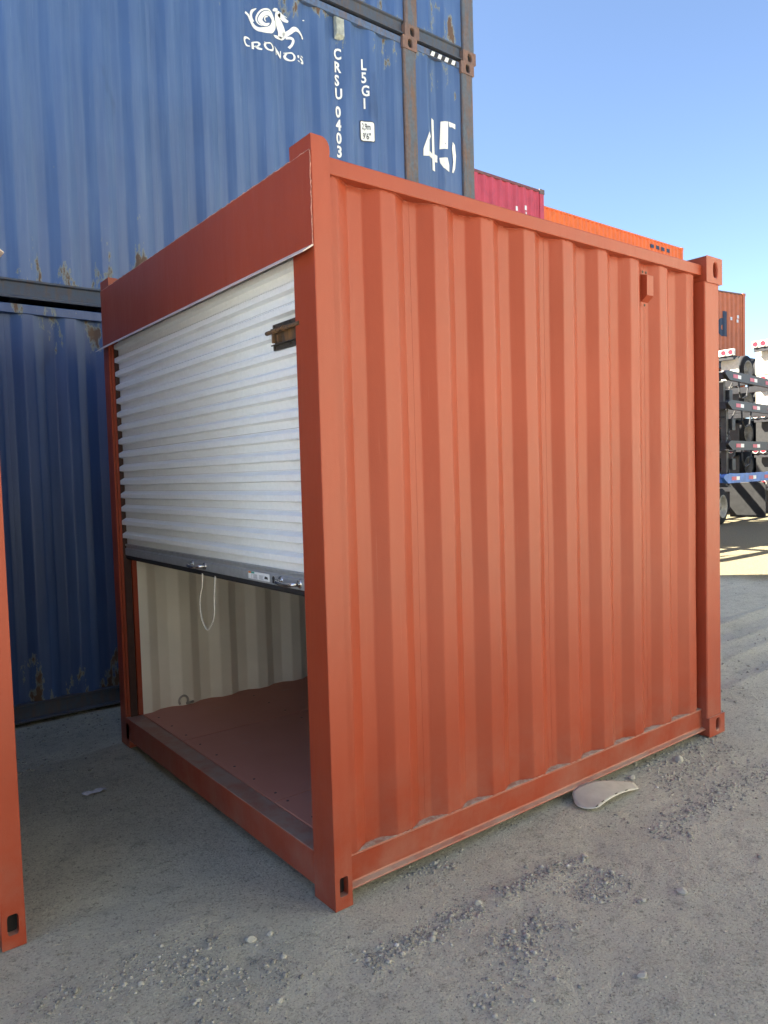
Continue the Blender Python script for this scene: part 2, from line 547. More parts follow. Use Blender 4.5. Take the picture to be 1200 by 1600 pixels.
def ribbon(pts):
    """variable-width stroke -> quads (u, z)"""
    out = []
    P = [Vector(p[:2]) for p in pts]; Wd = [p[2] for p in pts]
    # densify with Catmull-Rom
    D, DW = [], []
    n = len(P)
    for i in range(n-1):
        p0 = P[max(i-1, 0)]; p1 = P[i]; p2 = P[i+1]; p3 = P[min(i+2, n-1)]
        for k in range(4):
            t = k/4
            D.append(0.5*((2*p1)+(p2-p0)*t+(2*p0-5*p1+4*p2-p3)*t*t+(3*p1-p0-3*p2+p3)*t**3))
            DW.append(Wd[i]*(1-t)+Wd[i+1]*t)
    D.append(P[-1]); DW.append(Wd[-1])
    L_, R_ = [], []
    for i in range(len(D)):
        d = (D[min(i+1, len(D)-1)]-D[max(i-1, 0)])
        if d.length < 1e-6: d = Vector((1, 0))
        d.normalize()
        nn = Vector((-d.y, d.x))*DW[i]/2
        L_.append(D[i]+nn); R_.append(D[i]-nn)
    for i in range(len(D)-1):
        out.append([L_[i][:], L_[i+1][:], R_[i+1][:], R_[i][:]])
    return out
_fc = {}
def glyphs(txt, x, z, h, wscale=0.75, bold=0.0, shear=0.0):
    """text as polygons in (u, z); h = cap height, (x, z) = lower left"""
    cu = bpy.data.curves.new('lettering', 'FONT')
    cu.body = txt; cu.size = 1.0; cu.offset = bold; cu.resolution_u = 3; cu.shear = shear
    ob = bpy.data.objects.new('lettering', cu)
    COL.objects.link(ob)
    dg = bpy.context.evaluated_depsgraph_get()
    me = bpy.data.meshes.new_from_object(ob.evaluated_get(dg))
    k = h/0.70
    pol = [[(x+me.vertices[i].co.x*k*wscale, z+me.vertices[i].co.y*k) for i in p.vertices] for p in me.polygons]
    bpy.data.objects.remove(ob); bpy.data.curves.remove(cu); bpy.data.meshes.remove(me)
    return pol
# ------------------------------------------------------------------ traced outlines of the painted emblem and number, world x and z in metres on the blue wall
LOGO= [[(1.518, 5.456, 0.0204), (1.547, 5.441, 0.0185), (1.568, 5.405, 0.0213), (1.596, 5.364, 0.026), (1.63, 5.345, 0.034), (1.678, 5.351, 0.0419), (1.733, 5.375, 0.0532), (1.771, 5.424, 0.0539), (1.773, 5.471, 0.0453), (1.738, 5.495, 0.0396), (1.696, 5.493, 0.034), (1.656, 5.461, 0.0311), (1.639, 5.42, 0.034), (1.662, 5.397, 0.034), (1.692, 5.399, 0.0236), (1.723, 5.42, 0.0068)], [(1.614, 5.51, 0.0057), (1.583, 5.487, 0.0218), (1.571, 5.457, 0.0218), (1.575, 5.428, 0.0204), (1.589, 5.402, 0.017)], [(1.786, 5.491, 0.0079), (1.757, 5.52, 0.0132), (1.721, 5.528, 0.0144), (1.685, 5.52, 0.0136), (1.642, 5.492, 0.0136), (1.617, 5.453, 0.0136), (1.611, 5.42, 0.0125), (1.626, 5.39, 0.0091), (1.655, 5.377, 0.0059)], [(1.707, 5.469, 0.0095), (1.682, 5.455, 0.0102), (1.679, 5.433, 0.0106), (1.69, 5.424, 0.0047)], [(1.823, 5.571, 0.0296), (1.828, 5.552, 0.0499), (1.821, 5.513, 0.048), (1.832, 5.481, 0.0647), (1.845, 5.439, 0.0687), (1.853, 5.399, 0.063), (1.836, 5.357, 0.034)], [(1.771, 5.553, 0.0059), (1.802, 5.574, 0.0283), (1.826, 5.578, 0.025)], [(1.838, 5.556, 0.0473), (1.861, 5.533, 0.0431), (1.885, 5.51, 0.0312), (1.91, 5.5, 0.016)], [(1.863, 5.559, 0.0047), (1.899, 5.533, 0.005)], [(1.775, 5.355, 0.0059), (1.811, 5.354, 0.0283), (1.854, 5.355, 0.0264), (1.879, 5.366, 0.0086)], [(1.868, 5.381, 0.0431), (1.919, 5.416, 0.0369), (1.964, 5.455, 0.037), (2.009, 5.452, 0.0281), (2.046, 5.44, 0.0225), (2.061, 5.416, 0.0177)], [(1.886, 5.363, 0.0177), (1.923, 5.368, 0.0236), (1.948, 5.357, 0.0249), (1.934, 5.316, 0.0201), (1.907, 5.284, 0.0221)], [(2.068, 5.578, 0.0059), (2.087, 5.585, 0.0099)], [(1.553, 5.248, 0.0079), (1.533, 5.257, 0.013), (1.51, 5.251, 0.0178), (1.499, 5.23, 0.0204), (1.506, 5.207, 0.0193), (1.526, 5.193, 0.014), (1.553, 5.198, 0.0057)], [(1.576, 5.235, 0.0204), (1.577, 5.182, 0.0196)], [(1.576, 5.235, 0.0102), (1.614, 5.24, 0.0136), (1.628, 5.227, 0.017), (1.613, 5.209, 0.0125), (1.583, 5.205, 0.0083)], [(1.595, 5.211, 0.0113), (1.618, 5.193, 0.0193), (1.647, 5.187, 0.0113)], [(1.665, 5.252, 0.0047), (1.686, 5.251, 0.0113), (1.728, 5.262, 0.0113), (1.757, 5.248, 0.0204), (1.751, 5.22, 0.0147), (1.714, 5.203, 0.0102), (1.682, 5.211, 0.0204), (1.671, 5.231, 0.0201), (1.686, 5.251, 0.0113)], [(1.795, 5.255, 0.0079), (1.797, 5.204, 0.0057)], [(1.782, 5.269, 0.0045), (1.812, 5.23, 0.0213), (1.838, 5.188, 0.0102)], [(1.839, 5.249, 0.0074), (1.839, 5.191, 0.0068)], [(1.865, 5.24, 0.0045), (1.893, 5.242, 0.0118), (1.931, 5.246, 0.0123), (1.954, 5.227, 0.0209), (1.948, 5.199, 0.0154), (1.922, 5.183, 0.0102), (1.889, 5.191, 0.0204), (1.874, 5.213, 0.0209), (1.893, 5.242, 0.0118)], [(1.984, 5.237, 0.017), (2.001, 5.237, 0.026)], [(2.016, 5.234, 0.016), (2.044, 5.227, 0.0246), (2.05, 5.212, 0.0185), (2.024, 5.199, 0.0098)], [(1.986, 5.203, 0.0047), (2.005, 5.198, 0.0123)], [(2.026, 5.26, 0.0086), (2.055, 5.258, 0.0123)]]
N45= [[[3.478, 4.999], [3.513, 4.965], [3.475, 4.918], [3.465, 4.824], [3.47, 4.761], [3.389, 4.745], [3.392, 4.812]], [[3.534, 5.153], [3.564, 5.139], [3.569, 4.644], [3.535, 4.652]], [[3.474, 4.81], [3.54, 4.807], [3.539, 4.761], [3.473, 4.756]], [[3.569, 4.812], [3.604, 4.804], [3.602, 4.738], [3.571, 4.736]], [[3.642, 5.139], [3.729, 5.156], [3.716, 4.885], [3.626, 4.871]], [[3.737, 5.158], [3.826, 5.154], [3.824, 5.104], [3.781, 5.115], [3.743, 5.105]], [[3.623, 4.787], [3.71, 4.799], [3.73, 4.73], [3.728, 4.663], [3.661, 4.692], [3.629, 4.739]], [[3.784, 4.973], [3.814, 4.948], [3.826, 4.84], [3.811, 4.715], [3.785, 4.665], [3.767, 4.666], [3.786, 4.775], [3.774, 4.905]]]
# ------------------------------------------------------------------ ground
L, WD, H = 2.93, 2.43, 2.896
def vnoise(x, y, seed):
    rs = np.random.RandomState(seed)
    g = rs.rand(64, 64)
    xi = np.floor(x).astype(int); yi = np.floor(y).astype(int)
    fx = x-xi; fy = y-yi
    fx = fx*fx*(3-2*fx); fy = fy*fy*(3-2*fy)
    a = g[xi % 64, yi % 64]; b = g[(xi+1) % 64, yi % 64]; c = g[xi % 64, (yi+1) % 64]; d = g[(xi+1) % 64, (yi+1) % 64]
    return (a*(1-fx)+b*fx)*(1-fy)+(c*(1-fx)+d*fx)*fy-0.5
def ground_z(x, y):
    x = np.asarray(x, float); y = np.asarray(y, float)
    h = 0.022*vnoise(x*0.9, y*0.9, 1)+0.014*vnoise(x*3.1+9, y*3.1, 2)+0.008*vnoise(x*9, y*9, 3)+0.006*vnoise(x*24, y*24, 4)
    # shallow wheel ruts running along the yard
    for (c, wd, am, sd) in ((-0.45, 0.16, 0.016, 11), (-0.95, 0.2, 0.014, 12), (0.55, 0.18, 0.012, 13), (1.3, 0.2, 0.016, 14)):
        yy = y-(c+0.10*x*0.25+0.25*vnoise(x*0.35, y*0+sd, sd))
        m = np.where(x > 3.2, 1.0, 0.0)
        h = h+m*am*(np.exp(-((yy-wd)/0.06)**2)-0.8*np.exp(-(yy/wd)**2)+np.exp(-((yy+wd)/0.06)**2))*(0.6+vnoise(x*2.2, y*2.2, sd+5))
    # settle under and right beside the containers
    inside = np.clip(1-np.maximum(np.maximum(-0.06-x, x-3.0), np.maximum(-0.05-y, y-2.55))/0.25, 0, 1)
    left = np.clip(1-np.maximum(x+0.9, np.maximum(0.5-y, y-3.1))/0.2, 0, 1)
    blue = np.clip(1-(3.2-y)/0.2, 0, 1)
    k = np.maximum(np.maximum(inside, left), blue)
    return (h-0.006)*(1-k)+k*(0.25*h-0.004)
def grid_axis(a, b, step, far):
    mid = list(np.arange(a, b+1e-6, step))
    s, p, hi = step, b, []
    while p < far: s *= 1.22; p += s; hi.append(p)
    s, p, lo = step, a, []
    while p > -far: s *= 1.22; p -= s; lo.append(p)
    return np.array(lo[::-1]+mid+hi)
gx = grid_axis(-1.6, 4.6, 0.024, 700); gy = grid_axis(-1.7, 3.4, 0.024, 700)
GX, GY = np.meshgrid(gx, gy, indexing='ij')
far = np.clip((np.hypot(GX-1, GY-1)-9)/6, 0, 1)
GZ = ground_z(GX, GY)*(1-far)
nx, ny = GX.shape
me = bpy.data.meshes.new('ground')
idx = np.arange(nx*ny).reshape(nx, ny)
quads = np.stack([idx[:-1, :-1], idx[1:, :-1], idx[1:, 1:], idx[:-1, 1:]], -1).reshape(-1, 4)
me.vertices.add(nx*ny)
me.vertices.foreach_set('co', np.stack([GX, GY, GZ], -1).reshape(-1))
me.loops.add(quads.size); me.loops.foreach_set('vertex_index', quads.reshape(-1))
me.polygons.add(len(quads)); me.polygons.foreach_set('loop_start', np.arange(0, quads.size, 4)); me.polygons.foreach_set('loop_total', np.full(len(quads), 4))
me.polygons.foreach_set('use_smooth', np.ones(len(quads), bool))
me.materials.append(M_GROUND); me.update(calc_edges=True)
ground = bpy.data.objects.new('ground', me); COL.objects.link(ground)
tag(ground, 'grey dusty gravel yard with wheel ruts', kind='structure')

# ------------------------------------------------------------------ ten foot container with roll-up door
def make_cabin(root):
    P = lambda mb, name, mat, par=root, **k: mb.build(name, mat, par, **k)
    # posts and castings, door end
    def corner(mirror, z0, z1):
        f = (lambda y: WD-y) if mirror else (lambda y: y)
        yi = 0.095 if mirror else 0.147
        poly = [(0, f(0.0035)), (0.001, f(0.001)), (0.0035, f(0)), (0.080, f(0)), (0.080, f(0.05)), (0.07, f(0.05)), (0.07, f(yi)), (0, f(yi))]
        return MB().prism(poly, z0, z1)
    for mir in (False, True):
        pm = corner(mir, 0.15, 2.836)
        o = P(pm, 'corner_post', M_RED)
        f = (lambda y: WD-y) if mir else (lambda y: y)
        mb = MB()
        casting(mb, 0.0, 0.080, f(0), f(0.05), 0.0, 0.15, (0.041, 0.086, 0.0195, 0.038, 7 if not mir else 5))
        mb.box(0.0, 0.07, min(f(0.05), f(0.147)), max(f(0.05), f(0.147)), 0.0, 0.15)
        P(mb, 'corner_casting', [M_RED, M_DARK])
        # top fitting with its rounded shoulder
        mb = MB()
        n = 8
        prof = [(0.0, 2.836), (0.0, 2.896)]+[(0.045+0.036*math.sin(t), 2.855+0.041*math.cos(t)) for t in [math.pi/2*k/6 for k in range(7)]]+[(0.081, 2.836)]
        y0, y1 = sorted((f(0.0), f(0.15)))
        mb.prism(prof, y0, y1, axis=1)
        P(mb, 'corner_casting', [M_RED, M_DARK])
    # guides beside the curtain on the far jamb
    mb = MB(); mb.box(0.012, 0.069, 2.318, 2.3345, 0.184, 2.495, 0.002)
    P(mb, 'door_guide', M_RED)
    mb = MB(); mb.box(0.026, 0.069, 2.3065, 2.3175, 0.184, 2.495, 0.002)  # dark strip puts the shade of the gap at the curtain ends into colour
    P(mb, 'gap_shade_strip', M_SHADE)
    mb = MB(); mb.box(0.071, 0.10, 2.295, 2.335, 0.187, 2.495)
    P(mb, 'door_guide', M_RED)
    mb = MB(); mb.box(0.071, 0.10, 0.10, 0.146, 0.187, 2.495)
    P(mb, 'door_guide', M_RED)
    # header hood and its drip flange
    hd = empty('door_header', parent=root)
    mb = MB(); mb.box(-0.004, 0.006, 0.006, 2.424, 2.50, 2.838)
    hp = P(mb, 'header_panel', M_RED, hd)
    mb = MB(); mb.prism([(-0.004, 2.502), (-0.046, 2.470), (-0.046, 2.467), (0.0, 2.497), (0.0, 2.502)], 0.004, 2.436, axis=1)
    P(mb, 'drip_flange', M_FLANGE, hd)
    mb = MB()
    rs = random.Random(3)
    mb.tube([(-0.003+rs.uniform(-.001, .001), y, 2.840+rs.uniform(-.002, .002)) for y in np.arange(0.01, 2.43, 0.018)], 0.0022, 5, jit=0.5)
    mb.tube([(-0.003+rs.uniform(-.001, .001), 0.004+rs.uniform(-.0015, .0015), z) for z in np.arange(2.50, 2.84, 0.012)], 0.0016, 5, jit=0.6)
    P(mb, 'weld_bead', M_WELD, hd)
    # sill
    mb = MB(); mb.box(0.0, 0.097, 0.147, 2.335, 0.045, 0.183, 0.004)
    P(mb, 'door_sill', M_RED)
    # plywood floor sheets
    first_screw = []
    ys = [0.10, 0.632, 1.668, 2.352]
    for a, b in zip(ys[:-1], ys[1:]):
        for x0, x1 in ((0.1, 1.52), (1.523, 2.86)):
            mb = MB(); mb.box(x0, x1, a+0.003, b-0.003, 0.165, 0.187, 0.0015)
            fs_ = P(mb, 'floor_sheet', M_PLY)
            for xx in (x0+0.05, (x0+x1)/2, x1-0.05):
                for yy in np.arange(a+0.08, b-0.03, 0.21):
                    if first_screw:
                        o = mesh_obj('screw', first_screw[0], fs_, (xx, yy, 0.1870))
                    else:
                        o = MB().tube([(0, 0, 0), (0, 0, 0.0012)], [0.007, 0.006], 8).build('screw', M_BLACKST, fs_)
                        o.location = (xx, yy, 0.1870); first_screw.append(o.data)
    mb = MB(); mb.box(0.1, 2.86, 0.06, 2.37, 0.10, 0.163)
    P(mb, 'floor_frame', M_DARK)
    # rails
    for mir in (False, True):
        f = (lambda y: WD-y) if mir else (lambda y: y)
        # bottom rail: channel with a lip top and bottom
        c = [(0.043, 0.1705), (0.041, 0.166), (0.045, 0.162), (0.049, 0.062), (0.046, 0.056), (0.027, 0.050), (0.024, 0.045), (0.027, 0.041), (0.060, 0.044), (0.060, 0.156), (0.11, 0.158), (0.11, 0.170)]
        mb = MB(); mb.prism([(f(y), z) for y, z in c], 0.081, 2.77, axis=0)
        P(mb, 'bottom_rail', M_RED)
        mb = MB(); y0, y1 = sorted((f(0.030), f(0.095)))
        mb.box(0.082, 2.76, y0, y1, 2.782, 2.846, 0.005)
        P(mb, 'top_rail', M_RED)
        prof = corrugation(0.081, 2.76, 0.141, pitch=0.2825, seam=3)
        prof = [p for p in prof if p[0] < 2.67]+[(2.684, 0.0), (2.712, 0.034), (2.76, 0.044)]
        prof = fillet(prof, 0.006)
        place = (lambda u, d, z: (u, 0.045+d, z)) if not mir else (lambda u, d, z: (u, WD-0.045-d, z))
        mb = sheet(prof, 0.169, 2.79, 40, place, 0.0034, 5)
        w = P(mb, 'side_wall', M_RED, recalc=False)
        # weld along the foot of the wall: pale flaking bead following the folds
        if not mir:
            rs = random.Random(9)
            pts = []
            for u in np.arange(0.085, 2.74, 0.012):
                d = float(np.interp(u, [q[0] for q in prof], [q[1] for q in prof]))
                pts.append((u, 0.0435+d+rs.uniform(-.001, .001), 0.1715+rs.uniform(-.0015, .002)))
            mb = MB(); mb.tube(pts, 0.0022, 5, jit=0.6)
            P(mb, 'weld_bead', M_RED)
            mb = MB(); mb.box(0.083, 2.745, 0.0455, 0.095, 0.1710, 0.1722)
            P(mb, 'dust_ledge', M_DUSTY)
            mb = MB(); mb.tube([(0.0815+rs.uniform(-.0008, .0008), 0.0435+rs.uniform(-.0005, .0005), z) for z in np.arange(0.172, 2.78, 0.014)], 0.0032, 5, jit=0.35)
            P(mb, 'weld_bead', M_RED)
            pts = [(p[0], p[1], 2.781+rs.uniform(-.002, .002)) for p in pts]
            mb = MB(); mb.tube(pts, 0.003, 5, jit=0.5)
            P(mb, 'weld_bead', M_RED)
        # cream lining inside
        prof2 = corrugation(0.10, 2.85, 0.16, pitch=0.2775, slope=0.066, inner=0.072)
        place2 = (lambda u, d, z: (u, 0.098+0.036-d, z)) if not mir else (lambda u, d, z: (u, WD-0.098-0.036+d, z))
        mb = sheet(fillet(prof2, 0.006), 0.187, 2.78, 10, place2, 0.001, 6)
        P(mb, 'inner_lining', M_CREAM, recalc=False)
    # far end: posts, castings, end wall
    for mir in (False, True):
        f = (lambda y: WD-y) if mir else (lambda y: y)
        c = [(2.737, 0.012), (2.743, 0.006), (2.895, 0.006), (2.905, 0.014), (2.905, 0.12), (2.86, 0.12), (2.86, 0.092), (2.737, 0.0885)]
        mb = MB(); mb.prism([(x, f(y)) for x, y in c], 0.12, 2.745)
        P(mb, 'corner_post', M_RED)
        for z0, z1, hz in ((0.0, 0.121, 0.062), (2.742, 2.896, 2.822)):
            mb = MB()
            casting(mb, 2.748, 2.93, f(0.0), f(0.165), z0, z1, (2.852, hz, 0.021, 0.042 if z0 > 1 else 0.036, 3))
            o = P(mb, 'corner_casting', [M_RED, M_DARK])
            bv = o.modifiers.new('round', 'BEVEL'); bv.width = 0.012; bv.segments = 3; bv.limit_method = 'ANGLE'; bv.angle_limit = R(60)
    prof = fillet(corrugation(0.16, 2.27, 0.2), 0.006)
    mb = sheet(prof, 0.15, 2.80, 4, lambda u, d, z: (2.90-d, u, z), 0.001, 8)
    P(mb, 'end_wall', M_RED, recalc=False)
    mb = sheet(fillet(corrugation(0.10, 2.33, 0.2), 0.006), 0.187, 2.78, 4, lambda u, d, z: (2.845-d, u, z), 0.001, 9)
    P(mb, 'inner_lining', M_CREAM, recalc=False)
    for za, zb in ((0.03, 0.149), (2.80, 2.86)):
        mb = MB(); mb.box(2.84, 2.90, 0.168, 2.262, za, zb); P(mb, 'end_rail', M_RED)
    mb = sheet(fillet(corrugation(0.09, 2.75, 0.2, depth=0.02), 0.005), 0.10, 2.33, 4, lambda u, d, z: (u, z, 2.845-d), 0.001, 4)
    P(mb, 'roof', M_RED, recalc=False)
    # roll-up curtain
    rd = empty('roll_up_door', parent=root)
    pitch = 0.0826
    xb, dp = 0.050, 0.026        # face of the recessed flat, rib height
    def slat_profile():
        return [(xb, 0.0), (xb, 0.033), (xb-0.002, 0.0338), (xb-dp*0.96, 0.0385), (xb-dp, 0.0395), (xb-dp, 0.062), (xb-dp*0.96, 0.0635), (xb-0.002, 0.0775), (xb, 0.0785), (xb, pitch-0.0006)]
    # seen from below: lower face short and dark, broad pale face above it
    def slat_mesh():
        pr = slat_profile()
        mb = MB(); th = 0.0012
        ny_ = 8
        for j in range(ny_+1):
            y = 0.115+(2.303-0.115)*j/ny_
            for (x, z) in pr: mb.v.append((x, y, z))
        n_ = len(pr)
        for j in range(ny_):
            for i in range(n_-1):
                a = j*n_+i
                mb.f.append((a, a+1, a+n_+1, a+n_)); mb.mi.append(0)
        return mb
    first = None
    z = 1.275; k = 0
    while z < 2.53:
        if first is None:
            o = slat_mesh().build('slat', M_CURT, rd, recalc=False); first = o
            so = o.modifiers.new('thick', 'SOLIDIFY'); so.thickness = 0.0015; so.offset = 0
        else:
            o = first.copy(); COL.objects.link(o); o.parent = rd
        o.location = (random.uniform(-0.0006, 0.0006), 0, z)
        z += pitch+(0.0008 if k in (6, 12) else 0.0); k += 1
    mb = MB(); mb.box(xb+0.004, xb+0.006, 0.12, 2.30, 1.28, 2.54)
    P(mb, 'curtain_backing', M_BLACKST, rd)
    mb = MB(); mb.tube([(0.25, 0.10, 2.62), (0.25, 2.33, 2.62)], 0.16, 24)
    P(mb, 'door_drum', M_CURT, rd, smooth=False)
    # bottom bar with lip, rubber seal, two grab handles, sticker, side bolt
    mb = MB()
    c = [(xb+0.012, 1.135), (xb-0.012, 1.135), (xb-0.014, 1.139), (xb-0.014, 1.176), (xb-0.006, 1.182), (xb-0.006, 1.190), (xb-0.013, 1.196), (xb-0.013, 1.204), (xb+0.004, 1.2045), (xb+0.012, 1.2)]
    mb.prism([(x, z_+0.070) for x, z_ in c], 0.118, 2.304, axis=1)
    P(mb, 'bottom_bar', M_BAR, rd)
    mb = MB(); mb.prism([(xb-0.008, 1.2045), (xb-0.012, 1.192), (xb-0.006, 1.180), (xb+0.010, 1.182), (xb+0.012, 1.2045)], 0.118, 2.304, axis=1)
    P(mb, 'rubber_seal', M_RUBBER, rd)
    for (ya, yb) in ((0.240, 0.388), (1.138, 1.288)):
        mb = MB(); xf = xb-0.014; zc = 1.230
        for y in (ya, yb):
            mb.tube([(xf+0.001, y, zc), (xf-0.004, y, zc), (xf-0.006, y, zc)], [0.019, 0.018, 0.011], 14)
        pts = [(xf-0.004, ya, zc), (xf-0.026, ya+0.006, zc-0.001), (xf-0.034, ya+0.03, zc-0.004), (xf-0.037, (ya+yb)/2, zc-0.006), (xf-0.034, yb-0.03, zc-0.004), (xf-0.026, yb-0.006, zc-0.001), (xf-0.004, yb, zc)]
        D = []
        for i in range(len(pts)-1):
            p0, p1, p2, p3 = (Vector(pts[max(i-1, 0)]), Vector(pts[i]), Vector(pts[i+1]), Vector(pts[min(i+2, len(pts)-1)]))
            for t in (0, .33, .66):
                D.append(0.5*((2*p1)+(p2-p0)*t+(2*p0-5*p1+4*p2-p3)*t*t+(3*p1-p0-3*p2+p3)*t**3))
        D.append(Vector(pts[-1]))
        mb.tube(D, 0.0085, 10)
        P(mb, 'handle', M_CHROME, rd, smooth=True)
    mb = MB(); xf = xb-0.0145
    mb.box(xf-0.0005, xf, 0.4850, 0.6770, 1.2140, 1.2470)
    mb.cur = 1; mb.box(xf-0.0010, xf-0.0006, 0.6500, 0.6750, 1.2380, 1.2460)
    mb.cur = 2; mb.box(xf-0.0010, xf-0.0006, 0.6200, 0.6499, 1.2380, 1.2460)
    mb.cur = 3
    rs = random.Random(5)
    for c0, c1 in ((0.630, 0.585), (0.577, 0.535), (0.647, 0.637)):
        for q in range(6):
            e = c1+rs.uniform(0, 0.012)
            mb.box(xf-0.0010, xf-0.0006, e, c0, 1.217+q*0.0034, 1.2185+q*0.0034)
    mb.cur = 4; mb.prism([(0.497, 1.223), (0.530, 1.223), (0.525, 1.235), (0.503, 1.233)], xf-0.0010, xf-0.0006, axis=0)
    P(mb, 'sticker', [M_STICK, M_ORSTR, M_GREENP, M_GREYP, M_BLACKP], rd)
    mb = MB()
    mb.tube([(xf-0.0005, 0.452, 1.231), (xf+0.0005, 0.452, 1.231)], 0.011, 12)
    mb.box(xf-0.0006, xf, 0.446, 0.461, 1.212, 1.223); mb.box(xf-0.0006, xf, 0.410, 0.434, 1.229, 1.232)
    P(mb, 'stencilled_mark', M_BLACKP, rd)
    # slide bolt: two dark rails, plate, round bolt with a peg
    mb = MB(); xs = xb-dp
    for zz in (2.180, 2.262):
        mb.box(xs-0.008, xs+0.001, 0.12, 0.350, zz-0.012, zz+0.010, 0.002)
        mb.box(xs-0.018, xs-0.008, 0.12, 0.350, zz+(-0.012 if zz > 2.2 else 0.006), zz+(-0.008 if zz > 2.2 else 0.010))
        for yy in (0.335, 0.215): mb.tube([(xs-0.008, yy, zz), (xs-0.013, yy, zz)], 0.006, 8)
    P(mb, 'slide_bolt', M_BLACKST, rd)
    mb = MB(); mb.box(xs-0.005, xs+0.001, 0.12, 0.340, 2.192, 2.250); mb.box(xs-0.024, xs-0.005, 0.322, 0.332, 2.196, 2.244); mb.box(xs-0.024, xs-0.005, 0.285, 0.292, 2.196, 2.222)
    P(mb, 'bolt_plate', M_RUST, rd)
    mb = MB(); mb.tube([(xs-0.022, 0.378, 2.240), (xs-0.022, 0.374, 2.240), (xs-0.022, 0.12, 2.240)], [0.007, 0.0085, 0.0085], 12)
    mb.tube([(xs-0.022, 0.25, 2.240), (xs-0.045, 0.253, 2.234)], 0.005, 8)
    for yy in (0.29, 0.265, 0.24): mb.tube([(xs-0.022, yy, 2.240), (xs-0.022, yy-0.005, 2.240)], 0.0115, 12)
    P(mb, 'bolt_rod', M_RUST, rd)
    # lashing ring on the far foot of the lining
    mb = MB()
    cy, cx, cz = 2.285, 0.362, 0.222
    mb.tube([(cx+0.030*math.cos(t), cy-0.012*math.sin(t)*0+random.uniform(-.001, .001), cz+0.032*math.sin(t)) for t in np.linspace(-0.6, math.pi+0.6, 16)], 0.007, 8)
    mb.tube([(cx+0.02, cy+0.004, cz-0.022), (cx+0.07, cy+0.006, cz-0.02)], 0.008, 8)
    P(mb, 'lashing_ring', simple_steel, smooth=True)
    # folded vent cover on the near wall
    vt = MB()
    y0 = 0.0805
    sec = [(y0, 2.545), (y0-0.003, 2.545), (y0-0.003, 2.572), (y0-0.040, 2.602), (y0-0.040, 2.712), (y0-0.003, 2.722), (y0-0.003, 2.752), (y0, 2.752)]
    n = len(sec)
    vt.prism(sec, 2.192, 2.254, axis=0)
    v = P(vt, 'vent_cover', M_RED)
    mb = MB()
    for xx, zz in ((2.208, 2.738), (2.240, 2.738), (2.224, 2.557)):
        mb = MB(); mb.tube([(xx, y0-0.003, zz), (xx, y0-0.006, zz)], [0.008, 0.006], 8)
        P(mb, 'rivet', M_BLACKST, v)
simple_steel = simple('dusty_steel', (0.42, 0.40, 0.38), 0.5, 0.5)

cabin = empty('storage_container')
make_cabin(cabin)
tag(cabin, 'brick red ten foot container with half raised white roll-up door', 'shipping container', 'red ten foot containers')
side = copy_tree(cabin)
side.location = (-0.959, 0.578+WD, 0)
side.rotation_euler = (0, 0, math.pi)
tag(side, 'second brick red container, cut off by the picture edge, beside the open one', 'shipping container', 'red ten foot containers')

# rope hanging from the door
pts = [(0.040, 1.178, 1.190), (0.038, 1.180, 1.13), (0.036, 1.205, 1.07), (0.036, 1.213, 1.02), (0.036, 1.200, 0.96), (0.036, 1.160, 0.917), (0.036, 1.140, 0.912), (0.036, 1.118, 0.917), (0.036, 1.072, 0.955), (0.036, 1.045, 1.01), (0.036, 1.042, 1.08), (0.038, 1.036, 1.13), (0.040, 1.030, 1.190)]
D = []
for i in range(len(pts)-1):
    p0, p1, p2, p3 = (Vector(pts[max(i-1, 0)]), Vector(pts[i]), Vector(pts[i+1]), Vector(pts[min(i+2, len(pts)-1)]))
    for t in (0, .25, .5, .75):
        D.append(0.5*((2*p1)+(p2-p0)*t+(2*p0-5*p1+4*p2-p3)*t*t+(3*p1-p0-3*p2+p3)*t**3))
D.append(Vector(pts[-1]))
o = MB().tube(D, 0.0038, 8).build('pull_rope', M_ROPE, None, smooth=True)
tag(o, 'thin white rope loop hanging from the bottom bar of the roll-up door', 'rope')

